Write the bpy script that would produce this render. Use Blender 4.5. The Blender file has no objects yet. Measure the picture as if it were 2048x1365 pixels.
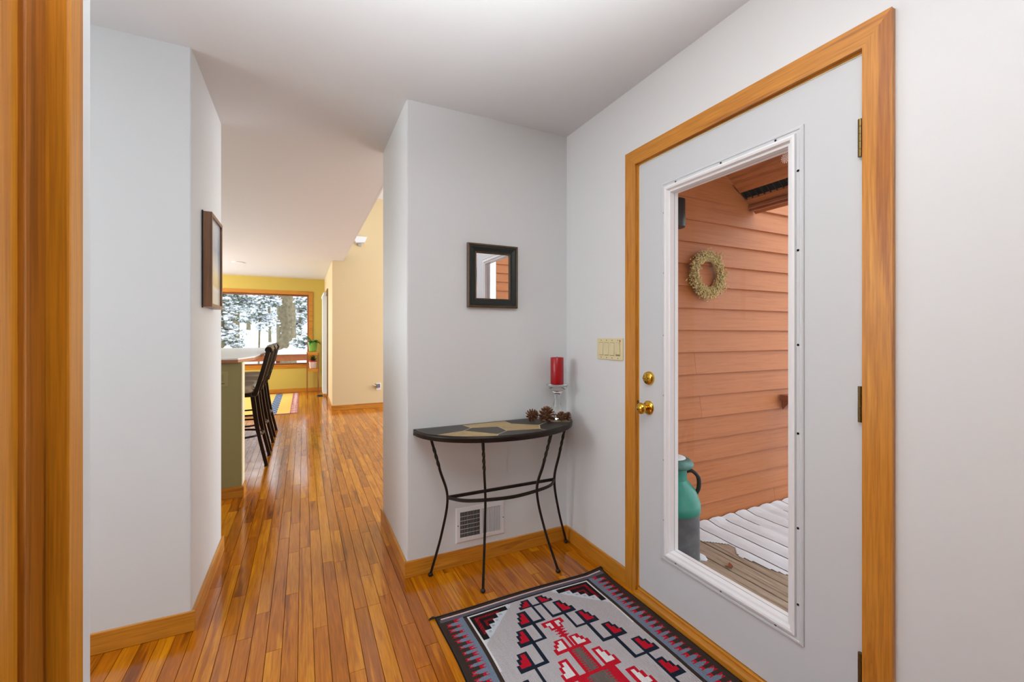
import bpy, math, random
from mathutils import Vector, Matrix
random.seed(7)
scene = bpy.context.scene
COL = scene.collection

# ------------------------------------------------------------------ camera
YAW = math.radians(25.87)
cam_d = bpy.data.cameras.new('camera')
cam_d.sensor_width = 36.0
cam_d.lens = 862.0 / 2048.0 * 36.0
cam_d.shift_y = -13.5 / 2048.0
cam_d.clip_start = 0.02
cam = bpy.data.objects.new('camera', cam_d)
cam.location = (0, 0, 1.255)
cam.rotation_euler = (math.radians(90), 0, -YAW)
COL.objects.link(cam)
scene.camera = cam

# ------------------------------------------------------------------ world, lights, exposure
W = bpy.data.worlds.new('overcast_sky')
scene.world = W
W.use_nodes = True
W.node_tree.nodes['Background'].inputs[0].default_value = (0.90, 0.95, 1.0, 1)
W.node_tree.nodes['Background'].inputs[1].default_value = 2.8

def area_light(name, loc, rot, sx, sy, power, color=(1, 1, 1), spread=180):
    l = bpy.data.lights.new(name, 'AREA')
    l.shape = 'RECTANGLE'; l.size = sx; l.size_y = sy
    l.energy = power; l.color = color; l.spread = math.radians(spread)
    o = bpy.data.objects.new(name, l)
    o.location = loc; o.rotation_euler = [math.radians(a) for a in rot]
    COL.objects.link(o)
    return o
# area lights standing in for daylight from unseen windows of the house
area_light('living_room_daylight', (4.45, 5.4, 1.75), (0, 90, 0), 2.4, 3.8, 150, (0.86, 0.93, 1.0))
area_light('side_room_daylight', (-2.9, 1.5, 1.75), (0, -90, 0), 1.2, 1.1, 31, (0.95, 0.975, 1.0))
area_light('kitchen_fill', (-3.35, 8.5, 1.6), (0, -90, 0), 1.4, 2.2, 140, (0.85, 0.93, 1.0))  # added to brighten the kitchen; no window behind it
# bare area light added behind the camera, imitating flash bounced off the ceiling
area_light('ceiling_bounce_fill', (0.22, -0.3, 1.2), (153, 0, 0), 0.4, 0.4, 38, (0.94, 0.97, 1.0), 78)
scene.view_settings.view_transform = 'Standard'
scene.view_settings.look = 'None'
scene.view_settings.gamma = 1.0
scene.view_settings.use_curve_mapping = False
scene.view_settings.exposure = 0.0

# ------------------------------------------------------------------ helpers
def lin(c):
    out = []
    for v in c[:3]:
        v = v / 255.0
        out.append(v / 12.92 if v <= 0.04045 else ((v + 0.055) / 1.055) ** 2.4)
    return (out[0], out[1], out[2], 1.0)

class MB:
    """collects geometry in world coordinates; build() links it as one mesh object"""
    def __init__(self):
        self.v = []; self.f = []; self.sm = []; self.mi = []
    def add(self, vs, fs, smooth=False, mi=0):
        b = len(self.v)
        self.v += [tuple(p) for p in vs]
        for f in fs:
            self.f.append(tuple(b + i for i in f)); self.sm.append(smooth); self.mi.append(mi)
        return self
    def box(self, x0, x1, y0, y1, z0, z1, mi=0):
        vs = [(x0, y0, z0), (x1, y0, z0), (x1, y1, z0), (x0, y1, z0), (x0, y0, z1), (x1, y0, z1), (x1, y1, z1), (x0, y1, z1)]
        fs = [(0, 3, 2, 1), (4, 5, 6, 7), (0, 1, 5, 4), (1, 2, 6, 5), (2, 3, 7, 6), (3, 0, 4, 7)]
        return self.add(vs, fs, mi=mi)
    def prism(self, poly, h0, h1, mapf=lambda u, v, h: (u, v, h), smooth=False):
        n = len(poly)
        vs = [mapf(u, v, h0) for u, v in poly] + [mapf(u, v, h1) for u, v in poly]
        fs = [tuple(range(n - 1, -1, -1)), tuple(range(n, 2 * n))]
        self.add(vs, fs)
        self.add(vs, [(i, (i + 1) % n, n + (i + 1) % n, n + i) for i in range(n)], smooth)
        return self
    def tube(self, pts, r, n=8, twist=None, cap=True, smooth=True):
        pts = [Vector(p) for p in pts]
        m = len(pts)
        rs = r if isinstance(r, (list, tuple)) else [r] * m
        t0 = (pts[1] - pts[0]).normalized()
        ref = Vector((0, 0, 1)) if abs(t0.z) < 0.9 else Vector((1, 0, 0))
        nrm = (ref - t0 * ref.dot(t0)).normalized()
        vs = []
        for i in range(m):
            t = (pts[min(i + 1, m - 1)] - pts[max(i - 1, 0)]).normalized()
            nrm = (nrm - t * nrm.dot(t)).normalized()
            bn = t.cross(nrm)
            tw = twist[i] if twist else 0.0
            for k in range(n):
                a = 2 * math.pi * k / n + tw + (math.pi / 4 if n == 4 else 0)
                vs.append(pts[i] + (nrm * math.cos(a) + bn * math.sin(a)) * rs[i])
        fs = []
        for i in range(m - 1):
            for k in range(n):
                fs.append((i * n + k, i * n + (k + 1) % n, (i + 1) * n + (k + 1) % n, (i + 1) * n + k))
        self.add(vs, fs, smooth)
        if cap:
            self.add(vs[:n], [tuple(range(n - 1, -1, -1))]); self.add(vs[-n:], [tuple(range(n))])
        return self
    def lathe(self, prof, c=(0, 0, 0), axis='z', n=32, smooth=True, a0=0.0, a1=None):
        """prof = [(radius, height)]"""
        vs = []
        for r, h in prof:
            for k in range(n):
                a = 2 * math.pi * k / n
                p, q = r * math.cos(a), r * math.sin(a)
                if axis == 'z': vs.append((c[0] + p, c[1] + q, c[2] + h))
                elif axis == 'x': vs.append((c[0] + h, c[1] + p, c[2] + q))
                else: vs.append((c[0] + p, c[1] + h, c[2] + q))
        fs = []
        for i in range(len(prof) - 1):
            for k in range(n):
                fs.append((i * n + k, i * n + (k + 1) % n, (i + 1) * n + (k + 1) % n, (i + 1) * n + k))
        self.add(vs, fs, smooth)
        for i, end in ((0, True), (len(prof) - 1, False)):
            if prof[i][0] > 1e-5:
                ring = vs[i * n:(i + 1) * n]
                self.add(ring, [tuple(range(n - 1, -1, -1)) if end else tuple(range(n))])
        return self
    def blob(self, c, r, seg=8, rings=5, jit=0.0):
        vs = [(c[0], c[1], c[2] + r[2])]
        for i in range(1, rings):
            th = math.pi * i / rings
            for k in range(seg):
                a = 2 * math.pi * k / seg
                j = 1 + random.uniform(-jit, jit)
                vs.append((c[0] + r[0] * math.sin(th) * math.cos(a) * j, c[1] + r[1] * math.sin(th) * math.sin(a) * j, c[2] + r[2] * math.cos(th) * j))
        vs.append((c[0], c[1], c[2] - r[2]))
        fs = [(0, 1 + k, 1 + (k + 1) % seg) for k in range(seg)]
        for i in range(rings - 2):
            for k in range(seg):
                a = 1 + i * seg
                fs.append((a + k, a + seg + k, a + seg + (k + 1) % seg, a + (k + 1) % seg))
        b = 1 + (rings - 2) * seg
        fs += [(len(vs) - 1, b + (k + 1) % seg, b + k) for k in range(seg)]
        return self.add(vs, fs, True)
    def build(self, name, mats, parent=None, bevel=0, segs=2, loc=None):
        off = Vector((0, 0, 0))
        p = parent
        while p is not None:
            off += p.location; p = p.parent
        if parent is None and loc is not None:
            off = Vector(loc)
        me = bpy.data.meshes.new(name)
        me.from_pydata([tuple(Vector(q) - off) for q in self.v], [], self.f)
        if not isinstance(mats, (list, tuple)): mats = [mats]
        for m in mats: me.materials.append(m)
        me.polygons.foreach_set('use_smooth', self.sm)
        me.polygons.foreach_set('material_index', self.mi)
        me.update()
        o = bpy.data.objects.new(name, me)
        COL.objects.link(o)
        if parent is not None: o.parent = parent
        elif loc is not None: o.location = loc
        if bevel:
            b = o.modifiers.new('bevel', 'BEVEL'); b.width = bevel; b.segments = segs; b.limit_method = 'ANGLE'
        return o

def tag(o, label, cat, group=None, kind=None):
    o['label'] = label; o['category'] = cat
    if group: o['group'] = group
    if kind: o['kind'] = kind
    return o
def thing(name, loc, label, cat, group=None, kind=None):
    o = bpy.data.objects.new(name, None)
    o.empty_display_size = 0.1
    o.location = loc
    COL.objects.link(o)
    return tag(o, label, cat, group, kind)
def copy_tree(o, parent=None):
    c = o.copy(); COL.objects.link(c)
    if parent: c.parent = parent
    for ch in [x for x in bpy.data.objects if x.parent == o]:
        copy_tree(ch, c)
    return c
def frame_sides(rect, prof, mapf):
    """four mitred strips around rect (u0,u1,v0,v1); prof = [(inset, height)]"""
    u0, u1, v0, v1 = rect
    out = []
    for s in range(4):
        mb = MB(); vs = []
        for ins, h in prof:
            cs = [(u0 + ins, v0 + ins), (u1 - ins, v0 + ins), (u1 - ins, v1 - ins), (u0 + ins, v1 - ins)]
            vs.append(mapf(*cs[s], h)); vs.append(mapf(*cs[(s + 1) % 4], h))
        mb.add(vs, [(2 * i, 2 * i + 1, 2 * i + 3, 2 * i + 2) for i in range(len(prof) - 1)])
        out.append(mb)
    return out            # bottom, right(u1), top, left(u0)
def smooth_path(pts, n=6):
    P = [Vector(p) for p in pts]; P = [2 * P[0] - P[1]] + P + [2 * P[-1] - P[-2]]
    out = []
    for i in range(1, len(P) - 2):
        for k in range(n):
            t = k / n
            out.append(0.5 * ((2 * P[i]) + (-P[i-1] + P[i+1]) * t + (2*P[i-1] - 5*P[i] + 4*P[i+1] - P[i+2]) * t*t + (-P[i-1] + 3*P[i] - 3*P[i+1] + P[i+2]) * t**3))
    out.append(P[-2])
    return out

# ------------------------------------------------------------------ materials
def new_mat(name):
    m = bpy.data.materials.new(name); m.use_nodes = True
    nt = m.node_tree
    return m, nt, nt.nodes['Principled BSDF']
def plain(name, rgb, rough=0.6, metal=0.0, noise=0.0, nscale=8.0, bump=0.0, bscale=200.0, coat=0.0, trans=0.0, ior=1.45, spec=None):
    m, nt, b = new_mat(name)
    b.inputs['Base Color'].default_value = lin(rgb)
    b.inputs['Roughness'].default_value = rough
    b.inputs['Metallic'].default_value = metal
    b.inputs['Coat Weight'].default_value = coat
    b.inputs['Transmission Weight'].default_value = trans
    b.inputs['IOR'].default_value = ior
    if spec is not None: b.inputs['Specular IOR Level'].default_value = spec
    if noise or bump:
        tc = nt.nodes.new('ShaderNodeTexCoord')
    if noise:
        n = nt.nodes.new('ShaderNodeTexNoise'); n.inputs['Scale'].default_value = nscale; n.inputs['Detail'].default_value = 5
        nt.links.new(tc.outputs['Object'], n.inputs['Vector'])
        mx = nt.nodes.new('ShaderNodeMix'); mx.data_type = 'RGBA'
        mx.inputs[6].default_value = lin([max(0, v * (1 - noise)) for v in rgb])
        mx.inputs[7].default_value = lin([min(255, v * (1 + noise)) for v in rgb])
        nt.links.new(n.outputs['Fac'], mx.inputs[0]); nt.links.new(mx.outputs[2], b.inputs['Base Color'])
    if bump:
        n2 = nt.nodes.new('ShaderNodeTexNoise'); n2.inputs['Scale'].default_value = bscale; n2.inputs['Detail'].default_value = 3
        nt.links.new(tc.outputs['Object'], n2.inputs['Vector'])
        bp = nt.nodes.new('ShaderNodeBump'); bp.inputs['Strength'].default_value = bump; bp.inputs['Distance'].default_value = 0.002
        nt.links.new(n2.outputs['Fac'], bp.inputs['Height']); nt.links.new(bp.outputs['Normal'], b.inputs['Normal'])
    return m
def wood(name, axis, dark, mid, light, across=38.0, along=1.6, rough=0.35, coat=0.3, vary=0.0, src=None, bump=0.15, pore=0.2, ring=0.07, rings=30.0, spec=0.5):
    """oak-like grain stretched along a world axis; src = attribute that varies plank tone"""
    m, nt, b = new_mat(name)
    N = nt.nodes; L = nt.links
    g = N.new('ShaderNodeNewGeometry')
    mp = N.new('ShaderNodeMapping')
    sc = {'X': (along, across, across), 'Y': (across, along, across), 'Z': (across, across, along)}[axis]
    mp.inputs['Scale'].default_value = sc
    L.new(g.outputs['Position'], mp.inputs['Vector'])
    rnd = None
    if src == 'object':
        oi = N.new('ShaderNodeObjectInfo'); rnd = oi.outputs['Random']
    elif src:
        at = N.new('ShaderNodeAttribute'); at.attribute_name = src; rnd = at.outputs['Fac']
    if rnd is not None:
        mu = N.new('ShaderNodeMath'); mu.operation = 'MULTIPLY'; mu.inputs[1].default_value = 97.0
        L.new(rnd, mu.inputs[0])
        cb = N.new('ShaderNodeCombineXYZ')
        for k in range(3): L.new(mu.outputs[0], cb.inputs[k])
        L.new(cb.outputs[0], mp.inputs['Location'])
    n1 = N.new('ShaderNodeTexNoise'); n1.inputs['Scale'].default_value = 1.0; n1.inputs['Detail'].default_value = 5; n1.inputs['Roughness'].default_value = 0.55; n1.inputs['Distortion'].default_value = 0.6
    L.new(mp.outputs[0], n1.inputs['Vector'])
    # growth rings: sine of the noise value
    ml = N.new('ShaderNodeMath'); ml.operation = 'MULTIPLY'; ml.inputs[1].default_value = rings
    L.new(n1.outputs['Fac'], ml.inputs[0])
    sn = N.new('ShaderNodeMath'); sn.operation = 'SINE'; L.new(ml.outputs[0], sn.inputs[0])
    mr = N.new('ShaderNodeMapRange'); mr.inputs[1].default_value = -1; mr.inputs[2].default_value = 1; mr.inputs[3].default_value = -ring; mr.inputs[4].default_value = ring
    L.new(sn.outputs[0], mr.inputs[0])
    ad = N.new('ShaderNodeMath'); ad.operation = 'ADD'; L.new(n1.outputs['Fac'], ad.inputs[0]); L.new(mr.outputs[0], ad.inputs[1])
    fac = ad.outputs[0]
    if rnd is not None and vary:
        mr2 = N.new('ShaderNodeMapRange'); mr2.inputs[3].default_value = -vary; mr2.inputs[4].default_value = vary
        L.new(rnd, mr2.inputs[0])
        ad2 = N.new('ShaderNodeMath'); ad2.operation = 'ADD'; L.new(fac, ad2.inputs[0]); L.new(mr2.outputs[0], ad2.inputs[1]); fac = ad2.outputs[0]
    cr = N.new('ShaderNodeValToRGB')
    cr.color_ramp.elements[0].position = 0.22; cr.color_ramp.elements[0].color = lin(dark)
    cr.color_ramp.elements[1].position = 0.78; cr.color_ramp.elements[1].color = lin(light)
    e = cr.color_ramp.elements.new(0.5); e.color = lin(mid)
    L.new(fac, cr.inputs[0])
    # open pores: fine short streaks
    mp2 = N.new('ShaderNodeMapping'); mp2.inputs['Scale'].default_value = tuple(v * (9 if v == across else 7) for v in sc)
    L.new(g.outputs['Position'], mp2.inputs['Vector'])
    n2 = N.new('ShaderNodeTexNoise'); n2.inputs['Scale'].default_value = 1.0; n2.inputs['Detail'].default_value = 2
    L.new(mp2.outputs[0], n2.inputs['Vector'])
    mr3 = N.new('ShaderNodeMapRange'); mr3.inputs[1].default_value = 0.35; mr3.inputs[2].default_value = 0.6; mr3.inputs[3].default_value = 1 - pore; mr3.inputs[4].default_value = 1.0
    L.new(n2.outputs['Fac'], mr3.inputs[0])
    mx = N.new('ShaderNodeMix'); mx.data_type = 'RGBA'; mx.blend_type = 'MULTIPLY'; mx.inputs[0].default_value = 1.0
    L.new(cr.outputs[0], mx.inputs[6]); L.new(mr3.outputs[0], mx.inputs[7])
    L.new(mx.outputs[2], b.inputs['Base Color'])
    b.inputs['Roughness'].default_value = rough
    b.inputs['Specular IOR Level'].default_value = spec
    b.inputs['Coat Weight'].default_value = coat; b.inputs['Coat Roughness'].default_value = 0.12
    if bump:
        bp = N.new('ShaderNodeBump'); bp.inputs['Strength'].default_value = bump; bp.inputs['Distance'].default_value = 0.0015
        L.new(n1.outputs['Fac'], bp.inputs['Height']); L.new(bp.outputs[0], b.inputs['Normal']); L.new(bp.outputs[0], b.inputs['Coat Normal'])
    return m

M = {}
M['wall'] = plain('painted_wall_white', (224, 227, 228), 0.5, bump=0.06, bscale=160)
M['ceil'] = plain('ceiling_white', (226, 229, 231), 0.6, bump=0.05, bscale=120)
M['cream'] = plain('cream_paint', (220, 198, 154), 0.6, bump=0.05)
M['yellow'] = plain('mustard_paint', (205, 178, 84), 0.6, bump=0.05)
M['green'] = plain('olive_paint', (158, 150, 100), 0.55, bump=0.05)
M['strip'] = plain('ivory_trim', (238, 228, 190), 0.5)
OAK = ((172, 100, 22), (206, 134, 36), (220, 152, 52))
M['oakX'] = wood('oak_trim_along_x', 'X', *OAK, across=26, along=1.3, ring=.10)
M['oakY'] = wood('oak_trim_along_y', 'Y', *OAK, across=26, along=1.3, ring=.10)
M['oakZ'] = wood('oak_trim_upright', 'Z', *OAK, across=22, along=1.1, ring=.12)
OAKN = ((186, 112, 18), (208, 134, 26), (220, 148, 38))
M['oakN'] = wood('oak_closet_trim', 'Z', *OAKN, across=45, along=1.2)
M['oakJ'] = wood('shade_toned_oak_jamb', 'Z', (120, 62, 10), (160, 92, 18), (186, 116, 34), across=45, along=1.2, ring=.1)  # darker brown puts the shade on jamb and stop into the oak colour
FL = ((140, 70, 0), (192, 108, 0), (222, 142, 4))
M['floor'] = wood('oak_floor_plank', 'Y', *FL, across=20, along=1.1, rough=0.15, coat=0.25, vary=0.17, src='object', bump=0.10, pore=0.22, ring=0.09, spec=0.6)
M['floor2'] = wood('oak_floor_plank_far', 'Y', *FL, across=20, along=1.1, rough=0.15, coat=0.25, vary=0.17, src='rnd', bump=0.10, pore=0.22, ring=0.09, spec=0.6)
M['sub'] = plain('subfloor_dark', (38, 20, 8), 0.9)
M['door'] = plain('door_paint_white', (208, 212, 215), 0.42, bump=0.04)
M['mould'] = plain('door_moulding_white', (234, 235, 237), 0.35)
M['brass'] = plain('polished_brass', (226, 178, 70), 0.14, 1.0)
M['hinge'] = plain('antique_brass', (120, 100, 60), 0.35, 1.0)
M['dark'] = plain('dark_rubber', (20, 19, 18), 0.6)
M['screw'] = plain('screw_steel', (60, 60, 62), 0.4, 0.8)
M['iron'] = plain('wrought_iron', (44, 38, 34), 0.38, 0.55, noise=0.25, nscale=40)
M['ivory'] = plain('ivory_plastic', (226, 214, 170), 0.4)
M['white'] = plain('white_enamel', (232, 233, 235), 0.4)
M['black'] = plain('black_void', (8, 8, 8), 0.9)
M['slate'] = plain('dark_slate_tile', (62, 57, 52), 0.45, noise=0.12, nscale=18, bump=0.15, bscale=90)
M['stone'] = plain('tan_stone_tile', (176, 150, 104), 0.45, noise=0.16, nscale=22, bump=0.1, bscale=90)
M['grout'] = plain('pale_grout', (206, 190, 150), 0.8)
M['wax'] = plain('red_candle_wax', (165, 4, 20), 0.35, noise=0.08, nscale=60, coat=0.2)
M['wick'] = plain('candle_wick', (40, 30, 28), 0.9)
M['cone'] = plain('pine_cone_brown', (96, 62, 42), 0.7, noise=0.35, nscale=60)
M['conetip'] = plain('pine_cone_scale_tip', (140, 100, 70), 0.7, noise=0.3, nscale=60)
M['frame_dk'] = plain('dark_green_black_frame', (26, 34, 32), 0.35, noise=0.25, nscale=30)
M['frame_br'] = plain('frame_bronze_edge', (84, 64, 44), 0.4, noise=0.3, nscale=40)
M['mirror'] = plain('mirror_silver', (240, 240, 242), 0.01, 1.0)
M['walnut'] = wood('walnut_picture_frame', 'Z', (104, 68, 42), (136, 94, 62), (154, 112, 78), across=60, along=2, coat=0.1, rough=0.4)
M['counter'] = plain('white_laminate', (236, 238, 238), 0.25)
M['counter_edge'] = wood('oak_counter_edge', 'X', (150, 92, 50), (182, 120, 76), (200, 142, 96), across=40, along=2)
M['cab'] = wood('oak_cabinet', 'Z', (104, 58, 26), (150, 90, 46), (176, 114, 64), across=40, along=2)
M['stool'] = plain('stool_bronze_metal', (48, 39, 35), 0.3, 0.6)
M['cushion'] = plain('stool_cushion_taupe', (190, 178, 152), 0.75, noise=0.06, nscale=14, bump=0.2, bscale=300)
M['blind'] = plain('white_blind', (236, 240, 236), 0.6)
M['potg'] = plain('green_glazed_pot', (120, 170, 70), 0.25, noise=0.08, nscale=10, coat=0.4)
M['potp'] = plain('pale_pink_pot', (230, 205, 198), 0.4)
M['soil'] = plain('potting_soil', (50, 36, 26), 0.9)
M['leaf'] = plain('plant_leaf_green', (60, 120, 50), 0.45, noise=0.25, nscale=20)
M['leafd'] = plain('succulent_dark_green', (36, 74, 48), 0.45, noise=0.2, nscale=20)
M['redrib'] = plain('red_ribbon', (200, 40, 30), 0.5)
M['snow'] = plain('snow', (222, 226, 232), 0.75, bump=0.3, bscale=25)
M['bark'] = plain('tree_bark', (112, 102, 80), 0.9, noise=0.4, nscale=9, bump=0.8, bscale=14)
M['needle'] = plain('evergreen_needles', (98, 112, 94), 0.8, noise=0.3, nscale=3)
M['can_g'] = plain('milk_can_grey', (92, 96, 100), 0.5, 0.2, noise=0.32, nscale=16)
M['can_t'] = plain('milk_can_teal', (40, 132, 116), 0.45, noise=0.2, nscale=12, coat=0.1)
M['can_b'] = plain('milk_can_iron', (40, 46, 44), 0.5, 0.5)
M['berry'] = plain('dried_berry_tan', (226, 200, 142), 0.8, noise=0.2, nscale=90)
M['twig'] = plain('dried_twig_tan', (186, 152, 94), 0.85, noise=0.2, nscale=60)
M['lampblk'] = plain('porch_light_black', (34, 30, 28), 0.45)
SID = ((166, 94, 46), (180, 108, 56), (190, 118, 66))
M['siding'] = wood('stained_cedar_siding', 'X', *SID, across=70, along=2.5, rough=0.6, coat=0.0, vary=0.06, src='object', pore=0.08, bump=0.2, ring=0.03)
M['soffit'] = wood('stained_soffit_plywood', 'Y', (160, 88, 40), (188, 112, 56), (198, 124, 66), across=16, along=1.2, rough=0.65, coat=0.0, pore=0.2, bump=0.3)
M['fascia'] = wood('stained_fascia', 'Y', (120, 66, 34), (160, 92, 50), (176, 108, 64), across=40, along=2, rough=0.6, coat=0.0)
M['deck'] = wood('weathered_deck_board', 'Y', (128, 108, 88), (176, 156, 134), (200, 184, 162), across=55, along=2.2, rough=0.8, coat=0.0, vary=0.08, src='object', pore=0.3, bump=0.4)
M['leafdry'] = plain('dry_leaf_brown', (150, 92, 62), 0.8, noise=0.3, nscale=50)
M['rail'] = plain('stained_railing', (150, 84, 50), 0.6, noise=0.12, nscale=12)

def glass_pane(name, tint=(1, 1, 1)):
    m = bpy.data.materials.new(name); m.use_nodes = True
    nt = m.node_tree; N = nt.nodes; N.remove(N['Principled BSDF'])
    t = N.new('ShaderNodeBsdfTransparent'); t.inputs[0].default_value = (*tint, 1)
    g = N.new('ShaderNodeBsdfGlossy'); g.inputs['Roughness'].default_value = 0.0
    mx = N.new('ShaderNodeMixShader')
    # Schlick reflectance, the same from both faces of the pane
    ge = N.new('ShaderNodeNewGeometry')
    dt_ = N.new('ShaderNodeVectorMath'); dt_.operation = 'DOT_PRODUCT'
    nt.links.new(ge.outputs['Incoming'], dt_.inputs[0]); nt.links.new(ge.outputs['Normal'], dt_.inputs[1])
    def mth(op, a, b=None):
        n_ = N.new('ShaderNodeMath'); n_.operation = op
        if hasattr(a, 'is_linked'): nt.links.new(a, n_.inputs[0])
        else: n_.inputs[0].default_value = a
        if b is not None:
            if hasattr(b, 'is_linked'): nt.links.new(b, n_.inputs[1])
            else: n_.inputs[1].default_value = b
        return n_.outputs[0]
    fr = mth('ADD', mth('MULTIPLY', mth('POWER', mth('SUBTRACT', 1.0, mth('ABSOLUTE', dt_.outputs['Value'])), 5.0), 0.9), 0.02)
    nt.links.new(fr, mx.inputs[0]); nt.links.new(t.outputs[0], mx.inputs[1]); nt.links.new(g.outputs[0], mx.inputs[2])
    nt.links.new(mx.outputs[0], N['Material Output'].inputs[0])
    return m
M['pane'] = glass_pane('window_glass', (0.97, 0.985, 0.98))
M['glass'] = plain('clear_glass', (250, 252, 252), 0.02, trans=1.0, ior=1.45)
M['glass_edge'] = plain('teal_glass_edge', (60, 140, 130), 0.3)

def picture_mat():
    """flat landscape print: pale sky, yellow house gable, white foreground"""
    m, nt, b = new_mat('landscape_print'); N = nt.nodes; L = nt.links
    tc = N.new('ShaderNodeTexCoord'); sp = N.new('ShaderNodeSeparateXYZ'); L.new(tc.outputs['Generated'], sp.inputs[0])
    nz = N.new('ShaderNodeTexNoise'); nz.inputs['Scale'].default_value = 5
    L.new(tc.outputs['Generated'], nz.inputs['Vector'])
    a = N.new('ShaderNodeMath'); a.operation = 'MULTIPLY_ADD'; a.inputs[1].default_value = 0.12; L.new(nz.outputs['Fac'], a.inputs[0]); L.new(sp.outputs[2], a.inputs[2])
    cr = N.new('ShaderNodeValToRGB'); cr.color_ramp.interpolation = 'LINEAR'
    els = [(0.0, (236, 234, 222)), (0.2, (226, 228, 224)), (0.25, (236, 238, 240)), (0.3, (226, 212, 160)), (0.42, (232, 226, 190)), (0.5, (216, 226, 232)), (0.72, (168, 190, 212)), (1.0, (206, 218, 228))]
    cr.color_ramp.elements[0].color = lin(els[0][1]); cr.color_ramp.elements[1].position = 1.0; cr.color_ramp.elements[1].color = lin(els[-1][1])
    for p, c in els[1:-1]:
        e = cr.color_ramp.elements.new(p); e.color = lin(c)
    L.new(a.outputs[0], cr.inputs[0]); L.new(cr.outputs[0], b.inputs['Base Color'])
    b.inputs['Roughness'].default_value = 0.15
    return m
M['print'] = picture_mat()
def attr_mat(name, rough=0.9, bump=True):
    m, nt, b = new_mat(name); N = nt.nodes; L = nt.links
    at = N.new('ShaderNodeAttribute'); at.attribute_name = 'weave'
    tc = N.new('ShaderNodeTexCoord')
    nz = N.new('ShaderNodeTexNoise'); nz.inputs['Scale'].default_value = 260; nz.inputs['Detail'].default_value = 2
    L.new(tc.outputs['Object'], nz.inputs['Vector'])
    mr = N.new('ShaderNodeMapRange'); mr.inputs[3].default_value = 0.72; mr.inputs[4].default_value = 1.22
    L.new(nz.outputs['Fac'], mr.inputs[0])
    mx = N.new('ShaderNodeMix'); mx.data_type = 'RGBA'; mx.blend_type = 'MULTIPLY'; mx.inputs[0].default_value = 1
    L.new(at.outputs['Color'], mx.inputs[6]); L.new(mr.outputs[0], mx.inputs[7]); L.new(mx.outputs[2], b.inputs['Base Color'])
    b.inputs['Roughness'].default_value = rough
    b.inputs['Specular IOR Level'].default_value = 0.15
    wv = N.new('ShaderNodeTexWave'); wv.bands_direction = 'X'; wv.inputs['Scale'].default_value = 55; wv.inputs['Distortion'].default_value = 0.5
    L.new(tc.outputs['Object'], wv.inputs['Vector'])
    bp = N.new('ShaderNodeBump'); bp.inputs['Strength'].default_value = 0.5; bp.inputs['Distance'].default_value = 0.002
    L.new(wv.outputs['Fac'], bp.inputs['Height']); L.new(bp.outputs[0], b.inputs['Normal'])
    return m
M['rug'] = attr_mat('woven_wool')

# ------------------------------------------------------------------ room shell
CE = 2.469          # ceiling height
YB = 2.238          # wall behind the console table
XR = 1.46           # wall with the entry door
HX0, HX1, HY = -0.425, 0.482, 2.975   # short passage to the kitchen
def struct(name, mb, mats, label, cat, **k):
    return tag(mb.build(name, mats, **k), label, cat, kind='structure')

# floor: slab with oak strips laid along the passage
fl = struct('floor', MB().box(-3.6, 1.6, -2.5, 2.98, -0.12, -0.0095).box(-3.6, 4.7, 2.98, 10.6, -0.12, -0.0095), M['sub'], 'glossy honey oak strip floor of entry and kitchen', 'floor')
bw = 0.0572
boards = []
nrow = 0
x = -3.45
rr = random.Random(3)
while x < 4.5:
    xa, xb = x + 0.0004, x + bw - 0.0004
    if x < XR < x + bw + 0.03: xb = XR - 0.001
    spans = []
    mid = x + bw / 2
    if mid < XR + 0.005:
        if mid > HX0 and mid < HX1: spans = [(-2.4, 10.44)]
        elif mid > -3.0: spans = [(-2.4 if mid > -0.25 else 0.93, YB - 0.005), (HY + 0.005, 10.44 if mid < 0.42 else 7.64)]
        else: spans = [(HY + 0.005, 10.44)]
    else: spans = [(HY + 0.005, 7.64)]
    for s0, s1 in spans:
        y = s0 - rr.uniform(0, 0.8)
        while y < s1:
            ln = rr.choice((0.3, 0.45, 0.6, 0.75, 0.9, 1.1, 1.3)) * rr.uniform(0.85, 1.15)
            a, b2 = max(y, s0), min(y + ln, s1)
            if b2 - a > 0.004: boards.append((xa, xb, a + 0.0004, b2 - 0.0004))
            y += ln
    x += bw
def seen(bd):
    cx, cy = (bd[0] + bd[1]) / 2, (bd[2] + bd[3]) / 2
    best = 0
    for yy in (bd[2], cy, bd[3]):
        zc = cx * math.sin(YAW) + yy * math.cos(YAW); xc = cx * math.cos(YAW) - yy * math.sin(YAW)
        if zc < 0.5: continue
        px = 1024 + 862 * xc / zc; py = 669 + 862 * 1.255 / zc
        if 170 < px < 1300 and py < 1400:
            if yy > YB and not (430 < px < 770): continue
            best = max(best, (bd[3] - bd[2]) / zc ** 3)
    return best
boards.sort(key=seen, reverse=True)
def plank_mesh(nm, mat):
    c = 0.014; d = 0.001
    vs = []
    for z, i in ((0, 0), (0.75, 0), (1.0, 1)):
        vs += [(-.5 + c * i, -.5 + d * i, z), (.5 - c * i, -.5 + d * i, z), (.5 - c * i, .5 - d * i, z), (-.5 + c * i, .5 - d * i, z)]
    fs = [(8, 9, 10, 11)]
    for k in range(2):
        for j in range(4):
            fs.append((k * 4 + j, k * 4 + (j + 1) % 4, k * 4 + 4 + (j + 1) % 4, k * 4 + 4 + j))
    return vs, fs
pv, pf = plank_mesh('', None)
pm = bpy.data.meshes.new('floor_plank'); pm.from_pydata(pv, [], pf); pm.materials.append(M['floor']); pm.update()
for bd in boards[:295]:
    o = bpy.data.objects.new('floor_plank', pm)
    o.location = ((bd[0] + bd[1]) / 2, (bd[2] + bd[3]) / 2, -0.0095)
    o.scale = (bd[1] - bd[0], bd[3] - bd[2], 0.0095)
    COL.objects.link(o); o.parent = fl
mb = MB(); rv = []
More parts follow.
